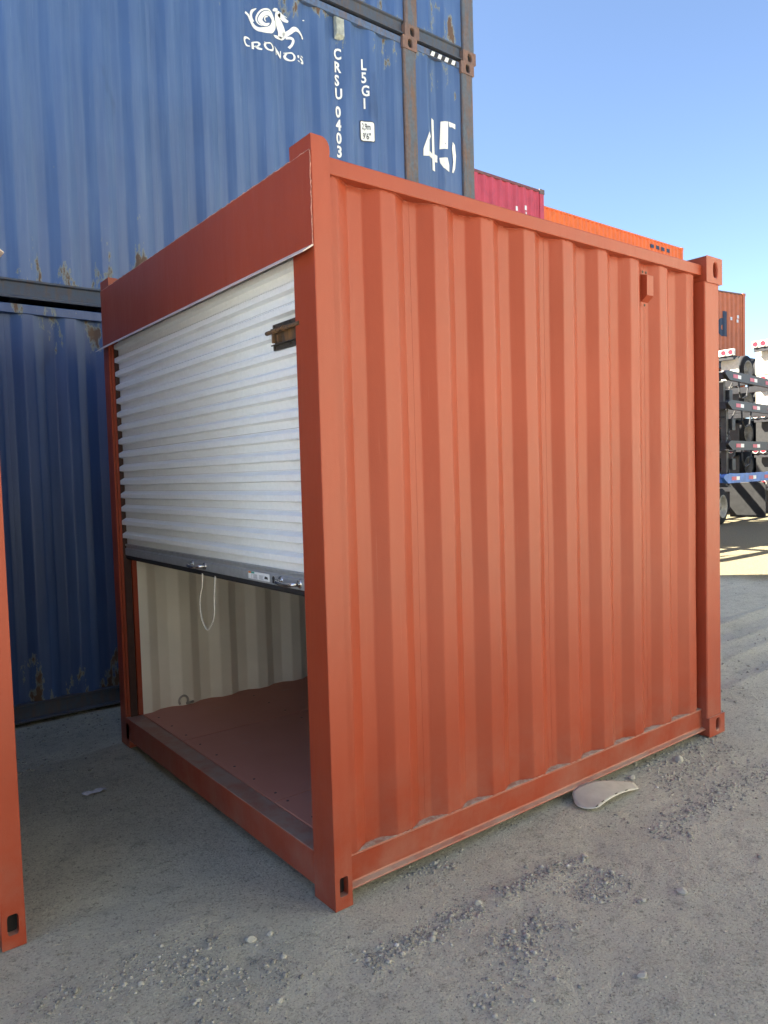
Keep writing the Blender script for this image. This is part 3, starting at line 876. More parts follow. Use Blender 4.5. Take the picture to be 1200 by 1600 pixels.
# ------------------------------------------------------------------ full size containers
def make_box(root, Lc, mats, overhang=0.0, Hc=2.896, Wc=2.438, edge=0.14, wave=0.003, nz=14, fine=True, seed=1):
    """mats: wall, post, casting, rail, under rail.  Front wall at y=0 (local)"""
    mw, mp, mc, mr, mu = mats
    P = lambda mb, name, mat, par=root, **k: mb.build(name, mat, par, **k)
    ends = [0.0, Lc]
    inner = [overhang, Lc-overhang] if overhang else []
    pw, ch = 0.178, 0.118
    for mir in (False, True):
        f = (lambda y: Wc-y) if mir else (lambda y: y)
        cols = [(0.0, pw), (Lc-pw, Lc)]
        if overhang: cols += [(overhang, overhang+pw), (Lc-overhang-pw, Lc-overhang)]
        for (a, b) in cols:
            mb = MB()
            c = [(a+0.012, 0.016), (a+0.022, 0.008), (b-0.022, 0.008), (b-0.012, 0.016), (b-0.012, 0.12), (a+0.012, 0.12)]
            mb.prism([(x, f(y)) for x, y in c], ch, Hc-ch)
            P(mb, 'corner_post', mp)
            for z0, z1 in ((0, ch), (Hc-ch, Hc)):
                mb = MB()
                hz = z0+0.056 if z0 == 0 else z1-0.056
                if fine:
                    casting(mb, a, b, f(0), f(0.162), z0, z1, ((a+b)/2+0.004, hz, 0.026, 0.038, 3))
                    o = P(mb, 'corner_casting', [mc, M_DARK])
                    if not mir:
                        bv = o.modifiers.new('round', 'BEVEL'); bv.width = 0.010; bv.segments = 2; bv.limit_method = 'ANGLE'; bv.angle_limit = R(60)
                else:
                    y0, y1 = sorted((f(0), f(0.162)))
                    mb.box(a, b, y0, y1, z0, z1)
                    P(mb, 'corner_casting', mc)
        xs = sorted([c_[0] for c_ in cols]+[c_[1] for c_ in cols])
        spans = [(xs[i], xs[i+1]) for i in range(1, len(xs)-1, 2)]
        for si, (a, b) in enumerate(spans):
            a += 0.002; b -= 0.002
            y0, y1 = sorted((f(0.026), f(0.09)))
            mb = MB(); mb.box(a, b, y0, y1, Hc-0.075, Hc-0.012, 0.004)
            P(mb, 'top_rail', mr)
            c = [(0.030, 0.152), (0.030, 0.140), (0.050, 0.132), (0.050, 0.045), (0.026, 0.036), (0.026, 0.024), (0.06, 0.024), (0.062, 0.132), (0.10, 0.14), (0.10, 0.152)]
            mb = MB(); mb.prism([(f(y), z) for y, z in c], a, b, axis=0)
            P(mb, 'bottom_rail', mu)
            prof = fillet(corrugation(a-0.01, b+0.01, a+edge, seam=4 if fine else 0), 0.008) if fine else corrugation(a-0.01, b+0.01, a+edge)
            place = (lambda u, d, z: (u, 0.034+d, z)) if not mir else (lambda u, d, z: (u, Wc-0.034-d, z))
            mb = sheet(prof, 0.151, Hc-0.07, nz if not mir else 1, place, wave if not mir else 0, seed+si)
            P(mb, 'side_wall', mw, recalc=False)
            if not mir: root['wall%d' % si] = [x for q in prof for x in q]
    for (x, sgn) in ((0.05, 1), (Lc-0.05, -1)):
        mb = sheet(corrugation(0.15, Wc-0.15, 0.25), 0.10, Hc-0.10, 1, lambda u, d, z: (x+sgn*d, u, z))
        P(mb, 'end_wall', mw, recalc=False)
        xa, xb_ = sorted((x-0.04*sgn, x+0.04*sgn))
        for za, zb in ((0.02, 0.098), (Hc-0.10, Hc-0.02)):
            mb = MB(); mb.box(xa, xb_, 0.165, Wc-0.165, za, zb); P(mb, 'end_rail', mr)
    mb = sheet(corrugation(0.06, Lc-0.06, 0.2, depth=0.02), 0.095, Wc-0.095, 1, lambda u, d, z: (u, z, Hc-0.02-d))
    P(mb, 'roof', mw, recalc=False)
    mb = MB(); mb.box(0.06, Lc-0.06, 0.102, Wc-0.102, 0.10, 0.14)
    for k in range(int(Lc/0.6)):
        xx = 0.3+k*0.6
        mb.box(xx, xx+0.05, 0.102, Wc-0.102, 0.03, 0.099)
    P(mb, 'floor_frame', M_BRAILD)
def wall_place(u, d, z): return (u, 0.034+d, z)
def wall_pts(root, i):
    a = list(root['wall%d' % i])
    return [(a[k], a[k+1]) for k in range(0, len(a), 2)]

YB = 3.17
blue_m = (M_BLUE, M_BPOST, M_BCAST, M_BRAIL, M_BRAILD)
X45 = 4.08-13.716
# lower, on the ground
low = empty('shipping_container', (X45+0.762, YB, 0.0))
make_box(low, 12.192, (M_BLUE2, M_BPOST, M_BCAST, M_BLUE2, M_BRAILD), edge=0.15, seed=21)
tag(low, 'dark blue container on the ground under the lettered one, behind the red containers', 'shipping container', 'stacked blue containers')
# middle, lettered
mid = empty('shipping_container', (X45, YB, 2.90))
make_box(mid, 13.716, blue_m, overhang=0.762, edge=0.15, seed=31)
tag(mid, 'faded blue container with white sea horse emblem and a big 45', 'shipping container', 'stacked blue containers')
w0 = wall_pts(mid, 0); w1 = wall_pts(mid, 1); w2 = wall_pts(mid, 2)
tx = lambda pol: [[(p[0]-X45, p[1]-2.90) for p in q] for q in pol]
pol = []
for r_ in LOGO[:12]: pol += ribbon(r_)
o = poly_decal(tx(pol), w1, wall_place, 0.005).build('emblem', M_WHITE, mid, recalc=False)
o['label'] = 'white sea horse emblem above the word CRONOS'
pol = []
for r_ in LOGO[12:]: pol += ribbon(r_)
o = poly_decal(tx(pol), w1, wall_place, 0.005).build('emblem_word', M_WHITE, mid, recalc=False)
o['label'] = 'white word CRONOS under the sea horse'
o = poly_decal(tx(N45), w2, wall_place, 0.005).build('size_number', M_WORN, mid, recalc=False)
o['label'] = 'large chipped white stencilled 45'
pol = []
for ch, zt, zb in zip('CRSU0403', (5.455, 5.340, 5.225, 5.110, 4.953, 4.838, 4.723, 4.608), (5.365, 5.250, 5.135, 5.020, 4.860, 4.745, 4.630, 4.510)):
    pol += glyphs(ch, 2.388, zb, zt-zb, 0.74, 0.03)
pol2 = []
for ch, zt in zip('L5G1', (5.450, 5.335, 5.220, 5.105)):
    pol2 += glyphs(ch, 2.684, zt-0.092, 0.092, 0.74, 0.025)
o = poly_decal(tx(pol), w1, wall_place, 0.005).build('serial_number', M_WHITE, mid, recalc=False)
o['label'] = 'white upright code CRSU 0403'
o = poly_decal(tx(pol2), w1, wall_place, 0.005).build('type_code', M_WHITE, mid, recalc=False)
o['label'] = 'white upright code L5G1'
def rrect(x0, x1, z0, z1, r=0.02):
    out = []
    for cx, cz, t0 in ((x1-r, z1-r, 0), (x0+r, z1-r, 90), (x0+r, z0+r, 180), (x1-r, z0+r, 270)):
        out += [(cx+r*math.cos(R(t0+a)), cz+r*math.sin(R(t0+a))) for a in (0, 30, 60, 90)]
    return out
o = poly_decal(tx([rrect(2.655, 2.797, 4.716, 4.902)]), w1, wall_place, 0.005).build('size_plate', M_BLACKP, mid, recalc=False)
o1 = poly_decal(tx([rrect(2.662, 2.790, 4.723, 4.895, 0.016)]), w1, wall_place, 0.0065).build('plate_face', M_WHITE, o, recalc=False)
pol = glyphs('2,9m', 2.676, 4.824, 0.054, 0.50, 0.012)+glyphs("9'6\"", 2.682, 4.738, 0.054, 0.60, 0.012)
o2 = poly_decal(tx(pol), w1, wall_place, 0.008).build('plate_lettering', M_BLACKP, o, recalc=False)
# striped warning tape on the top rail of the overhang
def flat(pol, y, th=0.001):
    mb = MB()
    for q in pol: mb.add([(p[0], y, p[1]) for p in q], [tuple(range(len(q)))])
    return mb
zt0 = 2.896-0.071
hb, hw_ = [], []
xa = 3.50-X45
hb.append([(xa, zt0), (xa+0.355, zt0), (xa+0.355, zt0+0.052), (xa, zt0+0.052)])
for k in range(4):
    x = xa+0.006+k*0.092
    hw_.append([(x, zt0+0.003), (x+0.046, zt0+0.003), (min(x+0.066, xa+0.352), zt0+0.049), (x+0.024, zt0+0.049)])
t_ = flat(hb, 0.0246).build('warning_tape', M_BLACKP, mid)
flat(hw_, 0.0236).build('tape_stripe', M_WORN, t_)
# vent cover of the blue wall
vx0, vz0 = 2.393-X45, 5.532-2.90
dv = float(np.interp(vx0+0.04, [p[0] for p in w1], [p[1] for p in w1]))
mb = MB(); mb.prism([(0.034+dv, vz0), (0.034+dv-0.01, vz0), (0.034+dv-0.045, vz0+0.03), (0.034+dv-0.045, vz0+0.17), (0.034+dv-0.01, vz0+0.195), (0.034+dv, vz0+0.195)], vx0, vx0+0.082, axis=0)
mb.build('vent_cover', simple('grey_vent', (0.34, 0.36, 0.33), 0.5, 0, 0.3, 30), mid)
# top one
top = copy_tree(mid)
for ch in list(top.children):
    if ch.name.split('.')[0] in ('emblem', 'emblem_word', 'type_code', 'size_number', 'serial_number', 'size_plate', 'warning_tape', 'vent_cover'):
        for g in list(ch.children): bpy.data.objects.remove(g)
        bpy.data.objects.remove(ch)
top.location = (X45+0.035, YB+0.005, 5.80)
tag(top, 'topmost blue container, only its rusty lower edge showing above the lettered one', 'shipping container', 'stacked blue containers')

def stack_copy(src, loc, label, group, rz=0.0):
    c = copy_tree(src); c.location = loc; c.rotation_euler = (0, 0, rz)
    if label: tag(c, label, 'shipping container', group)
    return c
# the row right behind the blue stack (it throws the edge of the shade on the yard)
for k, z in enumerate((0.0, 2.90, 5.80)):
    c = copy_tree(top); c.location = (3.90-13.716, 5.635, z)
    tag(c, ('lowest', 'middle', 'topmost')[k]+' container of the stack hidden behind the lettered blue one', 'shipping container', 'containers stacked behind the blue stack')

# crimson stack
cr = empty('shipping_container', (13.506-6.058, 10.03, 5.80))
make_box(cr, 6.058, (M_CRIM, M_CRIM, rusty('dull_casting', (0.16, 0.09, 0.09), (0.2, 0.16, 0.15)), rusty('crimson_rail', (0.25, 0.05, 0.07), (0.18, 0.10, 0.09)), M_CRIM), fine=False, nz=1, edge=0.2)
tag(cr, 'crimson container high up behind the blue stack beside the blue corner post', 'shipping container')
mb = MB()
for k, xx in enumerate((6.058-1.05, 6.058-0.72)):
    for q in range(7 if k == 0 else 5):
        zz = 2.20-q*0.15 if k == 0 else 2.28-q*0.15
        mb.box(xx, xx+0.07, 0.028, 0.030, zz, zz+0.11) if q % 2 == 0 else mb.box(xx+0.03, xx+0.065, 0.028, 0.030, zz, zz+0.11)
mb.build('worn_lettering', M_WHITE, cr)
for z in (2.90, 0.0):
    c = copy_tree(cr); c.location = (13.506-6.058, 10.03, z)
    tag(c, ('second' if z > 1 else 'bottom')+' crimson container of the stack under the topmost crimson one', 'shipping container', 'crimson containers lower in the stack')
og = empty('shipping_container', (30.536-12.192, 16.07, 8.70))
make_box(og, 12.192, (M_ORANGE,)*5, fine=False, nz=1, edge=0.2)
tag(og, 'long bright orange container top showing above the red roof rail', 'shipping container')
mb = MB()
for q in range(4): mb.box(12.192-2.6+q*0.42, 12.192-2.6+q*0.42+0.25, 0.028, 0.030, 2.50, 2.66)
mb.build('worn_lettering', M_NAVY, og)
for z in (5.80, 2.90, 0.0):
    c = copy_tree(og); c.location = (30.536-12.192, 16.07, z)
    tag(c, {5.80: 'second', 2.90: 'third', 0.0: 'fourth'}[z]+' container down under the long bright orange top one', 'shipping container', 'orange containers lower in the stack')
ang = math.atan2(-0.123, 0.81)
ed = Vector((29.405, 12.702, 0)); dr = Vector((math.cos(ang), math.sin(ang), 0))
dd = empty('shipping_container', tuple(ed-dr*12.192+Vector((0, 0, 5.80))), ang)
make_box(dd, 12.192, (M_ORANGE2, M_ORANGE2, M_ORANGE2, rusty('orange_rail', (0.30, 0.12, 0.06), (0.2, 0.12, 0.1)), M_ORANGE2), fine=False, nz=1, edge=0.2)
tag(dd, 'orange container with a dark letter d standing behind the chassis stack', 'shipping container')
pp = [(p[0], p[1]) for p in corrugation(0.18-0.01+0.002, 12.0, 0.18+0.2)]
o = poly_decal(glyphs('d', 12.192-1.74, 1.16, 0.86, 0.95, 0.07), wall_pts(dd, 0), wall_place, 0.01).build('lettering', M_NAVY, dd, recalc=False)
o['label'] = 'dark letter d'
mb = MB()
for xx, zz in ((12.192-0.95, 1.75), (12.192-0.55, 1.68), (12.192-0.52, 1.85)):
    mb.box(xx, xx+0.12, 0.026, 0.028, zz, zz+0.13)
mb.build('worn_lettering', M_WHITE, dd)
for z in (2.90, 0.0):
    c = copy_tree(dd); c.location.z = z
    tag(c, ('second' if z > 1 else 'bottom')+' orange container of the stack under the one lettered d', 'shipping container', 'dull orange containers lower in the stack')

# unseen row added behind the photographer, throwing warm light back into the shade
M_TAN = simple('sand_paint', (0.70, 0.67, 0.56), 0.5, 0, 0.08, 3)
M_PALE = simple('pale_grey_paint', (0.72, 0.70, 0.64), 0.5, 0, 0.08, 3)
M_OLIVE = simple('olive_paint', (0.17, 0.175, 0.155), 0.5, 0, 0.08, 3)
LEV = ('lowest', 'middle', 'topmost')
for k in range(3):
    mm = (M_OLIVE, M_TAN, M_PALE)[k]; cn = ('olive', 'sand coloured', 'pale grey')[k]  # olive end kept dark to cut light from the left, others pale to reflect
    pr = empty('shipping_container', (-9.6+k*12.5, -12.6, 0.0))
    make_box(pr, 12.192, (mm,)*5, fine=False, nz=1, edge=0.2)
    for q in range(3):
        c = pr if q == 0 else copy_tree(pr)
        c.location.z = 2.9*q
        tag(c, LEV[q]+' '+cn+' container added unseen across the lane to shape the light', 'shipping container', 'unseen containers added for the light')

M_GREEN = simple('pale_green_paint', (0.36, 0.38, 0.33), 0.5, 0, 0.08, 3)
pe = empty('shipping_container')  # unseen stack added on the right, reflecting sunlight onto wall and ground
make_box(pe, 12.192, (M_GREEN,)*5, fine=False, nz=1, edge=0.2)
for q in range(3):
    c = pe if q == 0 else copy_tree(pe)
    c.location = (14.2, 0.2, 2.9*q); c.rotation_euler = (0, 0, -math.pi/2)
    tag(c, LEV[q]+' pale green container added unseen on the right to reflect light', 'shipping container', 'unseen containers added for the light')

# ------------------------------------------------------------------ chassis stacks at the right
def wheel(root, x, y, z, side, r=0.50, w=0.28):
    wh = empty('wheel', (x, y, z), parent=root)
    prof = [(-w/2, r*0.62), (-w/2+0.01, r*0.80), (-w/2+0.05, r*0.97), (-w/4, r), (w/4, r), (w/2-0.05, r*0.97), (w/2-0.01, r*0.80), (w/2, r*0.62)]
    def lathe(prof, n=28):
        mb = MB()
        for k in range(n):
            t = 2*math.pi*k/n
            for (yy, rr) in prof: mb.v.append((rr*math.cos(t), yy, rr*math.sin(t)))
        m = len(prof)
        for k in range(n):
            for i in range(m-1):
                mb.f.append((k*m+i, k*m+i+1, ((k+1) % n)*m+i+1, ((k+1) % n)*m+i)); mb.mi.append(0)
        return mb
    lathe(prof).build('tyre', M_TYRE, wh, smooth=True)
    s_ = side
    lathe([(s_*w*0.49, r*0.64), (s_*w*0.53, r*0.60), (s_*w*0.40, r*0.52), (s_*w*0.05, r*0.48), (s_*w*0.0, r*0.22), (s_*w*0.25, r*0.18), (s_*w*0.28, 0.001)]).build('rim', M_RIM, wh, smooth=True)
    return wh
def make_rear(root, flap, board, paint):
    """rear end of a container chassis; rear face at x=0 looking towards -x; y from -1.2 to 1.2"""
    P = lambda mb, name, mat, par=root, **k: mb.build(name, mat, par, **k)
    for y in (-0.5, 0.5):
        mb = MB(); mb.prism([(y-0.07, 0.84), (y+0.07, 0.84), (y+0.07, 0.86), (y+0.01, 0.87), (y+0.01, 1.07), (y+0.07, 1.08), (y+0.07, 1.10), (y-0.07, 1.10), (y-0.07, 1.08), (y-0.01, 1.07), (y-0.01, 0.87), (y-0.07, 0.86)], 0.10, 7.0, axis=0)
        P(mb, 'frame_rail', paint)
    mb = MB(); mb.box(0.0, 0.10, -1.2, 1.2, 0.93, 1.15, 0.006)
    b = P(mb, 'tail_board', board)
    for y in (-1.08, -0.83, 0.83, 1.08):
        mb = MB(); mb.tube([(-0.015, y, 1.035), (0.002, y, 1.035)], [0.072, 0.078], 16)
        P(mb, 'lamp', M_LENS, b)
        mb = MB(); n = 16
        a = [(-0.012, y+0.096*math.cos(2*math.pi*k/n), 1.035+0.096*math.sin(2*math.pi*k/n)) for k in range(n+1)]
        mb.tube(a, 0.010, 5, caps=False)
        P(mb, 'lamp_ring', M_TAIL, b)
    mb = MB(); mb.box(0.04, 0.16, -1.15, 1.15, 0.80, 0.925)
    P(mb, 'cross_member', paint)
    mb = MB()
    for x in (1.0, 2.25): mb.tube([(x, -1.0, 0.5), (x, 1.0, 0.5)], 0.07, 10)
    P(mb, 'axle', paint)
    for x in (1.0, 2.25):
        for y in (-1.06, -0.74, 0.74, 1.06): wheel(root, x, y, 0.5, -1 if y < 0 else 1)
    for y in (-0.9, 0.9):
        mb = MB(); mb.box(0.30, 0.32, y-0.31, y+0.31, 0.06, 0.85)
        if flap is M_FLAPW:
            for k in range(5):
                zb = 0.15+k*0.13
                for sg in (-1, 1):
                    q = [(0.30, y, zb), (0.30, y+sg*0.29, zb+0.20), (0.30, y+sg*0.29, zb+0.245), (0.30, y, zb+0.045)]
                    mb.add(q+[(0.288, p[1], p[2]) for p in q], [(0,1,2,3),(4,7,6,5),(0,4,5,1),(1,5,6,2),(2,6,7,3),(3,7,4,0)])
        P(mb, 'mud_flap', flap)
def make_front(root, paint, Lf=5.6, legs=True, tape_r=True):
    """front end of a chassis: two long side beams with tape, cross beams, landing legs; tip at x=0, beam side at y=0"""
    P = lambda mb, name, mat, par=root, **k: mb.build(name, mat, par, **k)
    for y in (0.0, 2.36):
        mb = MB(); mb.prism([(0.0, 0.24), (0.18, 0.30), (Lf, 0.30), (Lf, 0.06), (0.30, 0.06), (0.0, 0.20)], y, y+0.09, axis=1)
        b = P(mb, 'side_beam', paint)
        if y == 0:
            x = 0.55
            while x < Lf-0.6:
                mb = MB(); mb.box(x, x+0.34, -0.004, -0.001, 0.13, 0.225); P(mb, 'reflective_tape', M_TAPER, b)
                mb = MB(); mb.box(x+0.34, x+0.58, -0.004, -0.001, 0.13, 0.225); P(mb, 'reflective_tape', M_TAPEW, b)
                x += 1.28
    for x in (0.12, 2.2, 4.6):
        mb = MB(); mb.box(x, x+0.14, 0.092, 2.358, 0.08, 0.26)
        P(mb, 'cross_member', paint)
    if legs:
        for y in (0.20, 2.0):
            mb = MB(); mb.box(0.42, 0.56, y, y+0.14, -0.70, 0.06, 0.006); mb.box(0.44, 0.54, y+0.02, y+0.12, -0.86, -0.70)
            g = P(mb, 'landing_leg', M_TRUCKG)
            mb = MB(); mb.box(0.36, 0.62, y-0.05, y+0.19, -0.90, -0.86); P(mb, 'leg_foot', paint, g)
        mb = MB(); mb.tube([(0.49, 0.18, -0.55), (0.95, 0.25, -0.15), (1.2, 0.25, 0.06)], 0.025, 8); mb.tube([(0.49, 0.18, -0.62), (0.30, 0.10, -0.60), (0.28, 0.05, -0.72)], 0.018, 8)
        P(mb, 'brace', M_TRUCKG)
        mb = MB(); mb.tube([(0.9, -0.02, 0.05), (0.85, -0.05, -0.22), (1.05, -0.04, -0.38), (1.5, -0.02, -0.30), (1.7, 0.0, 0.05)], 0.022, 7)
        P(mb, 'air_hose', M_RUBBER)
        mb = MB(); mb.box(0.62, 0.86, 0.12, 0.38, -0.46, -0.16, 0.01)
        P(mb, 'gear_box', paint)
GR = 'trailer chassis stacked at the right'
yl = 10.234+1.2-1.2*0.0
ra = empty('trailer_chassis', (23.5, 10.234+1.2, 4.45)); make_rear(ra, M_FLAPW, M_TAIL, M_TRUCK)
tag(ra, 'topmost chassis of the left stack, white flap and wheel against the orange container', 'trailer chassis', GR)
rb = empty('trailer_chassis', (23.5, 9.64-1.2, 4.58)); 
for ch in list(ra.children): copy_tree(ch, rb)
tag(rb, 'topmost chassis of the right stack, pale tail board with two red lamps against the sky', 'trailer chassis', GR)
rd_ = empty('trailer_chassis', (23.5, 11.434, 0.0)); make_rear(rd_, M_FLAPB, M_TRUCK, M_TRUCK)
tag(rd_, 'lowest black chassis of the left stack standing on the ground', 'trailer chassis', GR)
for (y, z, src, lab) in ((11.434, 3.35, rd_, 'black chassis second from the top of the left stack'),
                    (11.434, 2.24, rd_, 'black chassis in the middle of the left stack'), (11.434, 1.12, rd_, 'black chassis second from the ground in the left stack'),
                    (8.44, 3.42, ra, 'chassis with white flaps second from the top of the right stack'),
                    (8.44, 2.25, rd_, 'black chassis third from the top of the right stack'),
                    (8.44, 1.08, rd_, 'black chassis with ringed red tail lamps low in the right stack'), (8.44, -0.02, rd_, 'lowest black chassis of the right stack standing on the ground')):
    c = copy_tree(src); c.location = (23.5, y, z)
    tag(c, lab, 'trailer chassis', GR)
GF = 'gooseneck chassis stacked with striped side beams'
A8 = R(7.9)
fa = empty('gooseneck_chassis', (17.0, 7.20, 3.78), A8); make_front(fa, M_TRUCK)
tag(fa, 'topmost black beam with red and white tape above a landing leg', 'trailer chassis', GF)
for (dx, dy, z, lab) in ((0.0, -0.07, 3.02, 'black taped beam second from the top of the striped stack'), (0.0, -0.07, 1.98, 'black taped beam just above the blue one')):
    c = copy_tree(fa); c.location = (17.0+dx, 7.20+dy, z)
    tag(c, lab, 'trailer chassis', GF)
for k in range(3):
    c = copy_tree(fa); c.location = (7.9+0.15*k, 6.25, 0.90+1.0*k); c.rotation_euler = (0, 0, 0)
    tag(c, ('lowest', 'middle', 'topmost')[k]+' black chassis parked behind the open container, throwing striped shade', 'trailer chassis', 'chassis hidden behind the open container')
fb = empty('gooseneck_chassis', (16.6, 7.05, 1.13), A8)
make_front(fb, M_TBLUE, 6.2, legs=False)
for x, y in ((2.2, 0.95), (2.2, 2.1)):
    wheel(fb, x, y, 0.5-1.13, -1, 0.52, 0.30)
mb = MB(); mb.box(3.15, 3.18, -0.02, 0.95, -0.98, 0.02, 0.008)
o = mb.build('mud_flap', M_FLAPB, fb); o.rotation_euler = (0, 0, 0)
mb = MB(); mb.box(3.3, 3.5, 0.25, 2.1, -0.25, 0.05); mb.build('axle_frame', M_TRUCK, fb)
mb = MB(); mb.box(3.2, 3.22, -0.9, -0.12, -0.75, -0.02); 
tag(fb, 'lowest chassis with a bright blue beam and black mud flap over the ground', 'trailer chassis', GF)

# ------------------------------------------------------------------ small things on the ground
# curved dusty plastic sheet leaning by the rail
def sheet_pt(u, v):
    """u from the rounded end towards the pointed end, v from the slotted front edge to the rail"""
    f_ = Vector((1.395+0.40*u, -0.140+0.010*u, 0.004+0.026*math.sin(math.pi*u**0.9)))
    b_ = Vector((1.425+0.385*u, 0.030-0.125*u**1.6, 0.018+0.040*math.sin(math.pi*u**0.75)))
    return f_.lerp(b_, v)
def build_visor():
    mb = MB(); nu, nv = 20, 10
    for i in range(nu+1):
        u = i/nu
        k = (1-min(1, u/0.14))**2
        for j in range(nv+1):
            v = j/nv
            vv = 0.5+(v-0.5)*(1-0.55*k)
            uu = u-0.03*(1-(2*v-1)**2)*(1-u)**2
            p = sheet_pt(max(0, uu), vv)
            if uu < 0: p.x += uu*0.5
            mb.v.append(p[:])
    for i in range(nu):
        for j in range(nv):
            a = i*(nv+1)+j
            mb.f.append((a, a+1, a+nv+2, a+nv+1)); mb.mi.append(0)
    return mb, nu, nv
mb, nu, nv = build_visor()
edge = [mb.v[i*(nv+1)] for i in range(nu+1)]+[mb.v[nu*(nv+1)+j] for j in range(1, nv+1)]+[mb.v[i*(nv+1)+nv] for i in range(nu-1, -1, -1)]+[mb.v[j] for j in range(nv-1, -1, -1)]
vis = mb.build('plastic_guard', M_SHEET, None, smooth=True, recalc=False)
so = vis.modifiers.new('thick', 'SOLIDIFY'); so.thickness = 0.002
tag(vis, 'curved dusty translucent plastic guard lying against the bottom rail', 'plastic guard')
MB().tube(edge, 0.0022, 6, caps=False).build('rim', M_SHEDGE, vis, smooth=True)
mb = MB()
for u in (0.10, 0.22, 0.50, 0.72):
    mb = MB()
    mb.tube([sheet_pt(u, 0.05)+Vector((0, 0, 0.002)), sheet_pt(u+0.045, 0.05)+Vector((0, 0, 0.002))], 0.003, 6)
    mb.build('slot', M_BLACKST, vis)
# paper scrap
rs = random.Random(2)
mb = MB()
for i in range(7):
    for j in range(3):
        x = -0.435+0.128*i/6; y = 1.735+0.004*i/6+0.055*j/2
        mb.v.append((x, y, float(ground_z(x, y))+0.004+rs.uniform(0, 0.014)))
for i in range(6):
    for j in range(2):
        a = i*3+j; mb.f.append((a, a+1, a+4, a+3)); mb.mi.append(0)
o = mb.build('paper_scrap', M_PAPER, None, recalc=False)
tag(o, 'crumpled strip of pale paper on the shaded gravel', 'litter')

# stones
def rock_verts(rs, sub=2):
    bm = bmesh.new()
    bmesh.ops.create_icosphere(bm, subdivisions=sub, radius=1.0)
    sc = (rs.uniform(0.8, 1.25), rs.uniform(0.7, 1.1), rs.uniform(0.5, 0.8))
    planes = [(Vector((rs.uniform(-1, 1), rs.uniform(-1, 1), rs.uniform(-0.3, 1))).normalized(), rs.uniform(0.55, 0.9)) for _ in range(7)]
    vs = []
    for v in bm.verts:
        p = v.co.copy()
        for n_, d in planes:
            k = p.dot(n_)
            if k > d: p -= n_*(k-d)
        p *= 1+rs.uniform(-0.06, 0.06)
        vs.append(np.array((p.x*sc[0], p.y*sc[1], p.z*sc[2])))
    bm.verts.index_update()
    fs = [tuple(v.index for v in f.verts) for f in bm.faces]
    bm.free()
    return np.array(vs), np.array(fs)
rs = random.Random(41)
big = [(-0.32, 0.076, 0.023, 'pale angular stone alone in front of the open doorway'), (-0.255, 0.055, 0.014, 'small dark stone beside the pale angular stone'),
       (1.109, -0.769, 0.021, 'flat grey stone lying on the dust at the lower right'), (0.566, -0.941, 0.020, 'dark rounded stone nearest the lower picture edge at right'),
       (1.057, -0.35, 0.017, 'light stone at the end of a pebble streak below the rail'), (0.95, -0.70, 0.014, 'pale pebble between the flat stone and the pebble streaks'),
       (0.46, -0.30, 0.020, 'grey stone heading the thickest pebble ridge'), (1.90, -0.02, 0.020, 'grey stone by the far edge of the plastic guard'),
       (2.30, -0.06, 0.030, 'broad flat stone near the far bottom corner'), (0.52, 0.02, 0.015, 'small stone under the rail beside scattered grit'),
       (-0.60, -0.10, 0.014, 'grey stone at the lower left of the yard'), (-0.40, -0.27, 0.013, 'rounded pebble by the bottom picture edge')]
for (x, y, r, lab) in big:
    vs, fs = rock_verts(rs, 2)
    th = rs.uniform(0, 6.28)
    c, s_ = math.cos(th), math.sin(th)
    vv = vs*r
    vv = np.stack([vv[:, 0]*c-vv[:, 1]*s_, vv[:, 0]*s_+vv[:, 1]*c, vv[:, 2]], 1)
    mb = MB(); mb.add([tuple(p) for p in vv], [tuple(f) for f in fs])
    o = mb.build('stone', M_STONE)
    o.location = (x, y, float(ground_z(x, y))+r*0.32)
    tag(o, lab, 'stone', 'larger loose stones on the yard')
rocks = [rock_verts(rs, 1) for _ in range(9)]
def scatter(name, label, pts):
    V, F, o = [], [], 0
    GZ_ = ground_z(np.array([p[0] for p in pts]), np.array([p[1] for p in pts]))
    for (x, y, r), gz in zip(pts, GZ_):
        vs, fs = rocks[rs.randrange(len(rocks))]
        th = rs.uniform(0, 6.28); c, s_ = math.cos(th)*r, math.sin(th)*r
        v = np.empty_like(vs)
        v[:, 0] = vs[:, 0]*c-vs[:, 1]*s_+x; v[:, 1] = vs[:, 0]*s_+vs[:, 1]*c+y
        v[:, 2] = vs[:, 2]*(r*rs.uniform(0.7, 1.1))+gz+r*rs.uniform(-0.15, 0.3)
        V.append(v); F.append(fs+o); o += len(vs)
    V = np.concatenate(V); F = np.concatenate(F)
    me = bpy.data.meshes.new(name)
    me.vertices.add(len(V)); me.vertices.foreach_set('co', V.reshape(-1))
    me.loops.add(F.size); me.loops.foreach_set('vertex_index', F.reshape(-1))
    me.polygons.add(len(F)); me.polygons.foreach_set('loop_start', np.arange(0, F.size, 3)); me.polygons.foreach_set('loop_total', np.full(len(F), 3))
    me.materials.append(M_STONE); me.update(calc_edges=True)
    ob = bpy.data.objects.new(name, me); COL.objects.link(ob)
    tag(ob, label, kind='stuff')
def streak(x0, y0, x1, y1, wd, n, rmax=0.012):
    out = []
    for _ in range(n):
        t = rs.random(); g = rs.gauss(0, 1)*wd*(1.0 if rs.random() < 0.7 else 2.6)
        dx, dy = x1-x0, y1-y0; l = math.hypot(dx, dy)
        r = min(rmax*1.25, 0.0020+rs.expovariate(1/0.0029))
        out.append((x0+dx*t-dy/l*g+rs.gauss(0, wd*0.3), y0+dy*t+dx/l*g, r))
    return out
pts = []
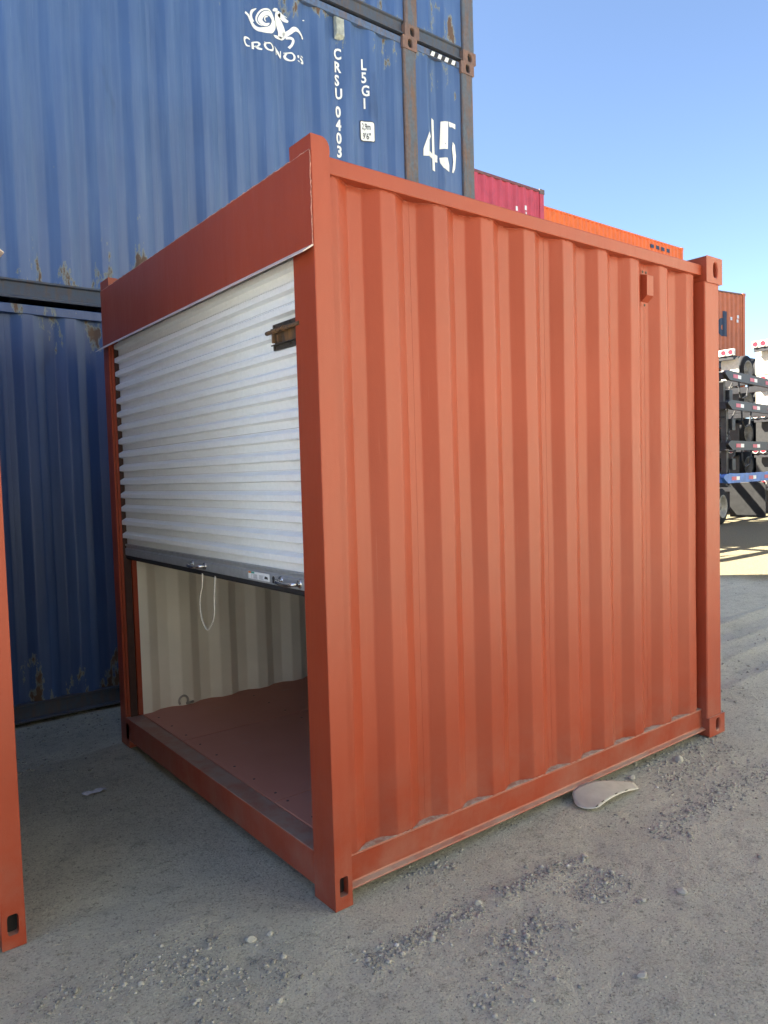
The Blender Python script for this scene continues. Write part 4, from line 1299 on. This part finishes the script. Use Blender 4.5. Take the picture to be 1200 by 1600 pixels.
pts += streak(-0.10, -0.30, 0.46, -0.31, 0.028, 900)
pts += streak(0.55, -0.315, 1.03, -0.34, 0.018, 460)
pts += streak(0.78, -0.55, 1.05, -0.50, 0.04, 480)
pts += streak(0.30, -0.56, 0.62, -0.54, 0.04, 480)
pts += streak(0.02, -0.66, 0.45, -0.68, 0.06, 260)
pts += streak(1.45, -0.44, 2.70, -0.40, 0.05, 1300)
pts += streak(1.9, -0.20, 2.75, -0.10, 0.05, 800)
pts += streak(2.0, 0.02, 2.9, 0.03, 0.04, 480)
pts += streak(0.36, 0.06, 0.62, -0.05, 0.03, 110)
pts += streak(0.20, 0.035, 2.6, 0.04, 0.012, 200, 0.006)
pts += streak(-0.75, 0.22, -0.45, 0.05, 0.05, 420)
pts += streak(-1.05, 0.20, -0.7, 0.12, 0.05, 160)
pts += streak(-0.62, -0.05, -0.25, -0.18, 0.07, 380)
pts += streak(-0.70, 2.95, 0.10, 3.02, 0.12, 420)
pts += streak(-0.70, 2.2, -0.45, 2.6, 0.12, 240)
pts += streak(3.0, 0.3, 6.0, 0.9, 0.25, 420, 0.02)
pts += streak(3.0, -0.2, 5.0, -0.3, 0.25, 300, 0.02)
pts += streak(5.0, 1.6, 9.5, 3.0, 0.3, 300, 0.03)
scatter('gravel', 'loose pebbles in streaks over the dusty yard', pts)
N = 60000
rn = np.random.RandomState(5)
X = rn.uniform(-1.35, 4.6, N); Y = rn.uniform(-1.6, 3.12, N)
k = (vnoise(X*1.7+5, Y*1.7+5, 77)+0.5)*0.6+(vnoise(X*6+1, Y*6+2, 78)+0.5)*0.4
near = np.clip(1.6-np.hypot(X+0.2, Y+0.6)/3.0, 0.25, 1)
ok = (rn.rand(N) < k**2*1.7*near) & ~((X > -0.02) & (X < 2.95) & (Y > 0.0) & (Y < 2.5)) & ~((X < -0.95) & (Y > 0.56))
r_ = np.minimum(0.010, 0.0012+rn.exponential(0.0013, N))
scatter('grit', 'fine grit scattered thinly over the yard', list(zip(X[ok], Y[ok], r_[ok]))[:24000])
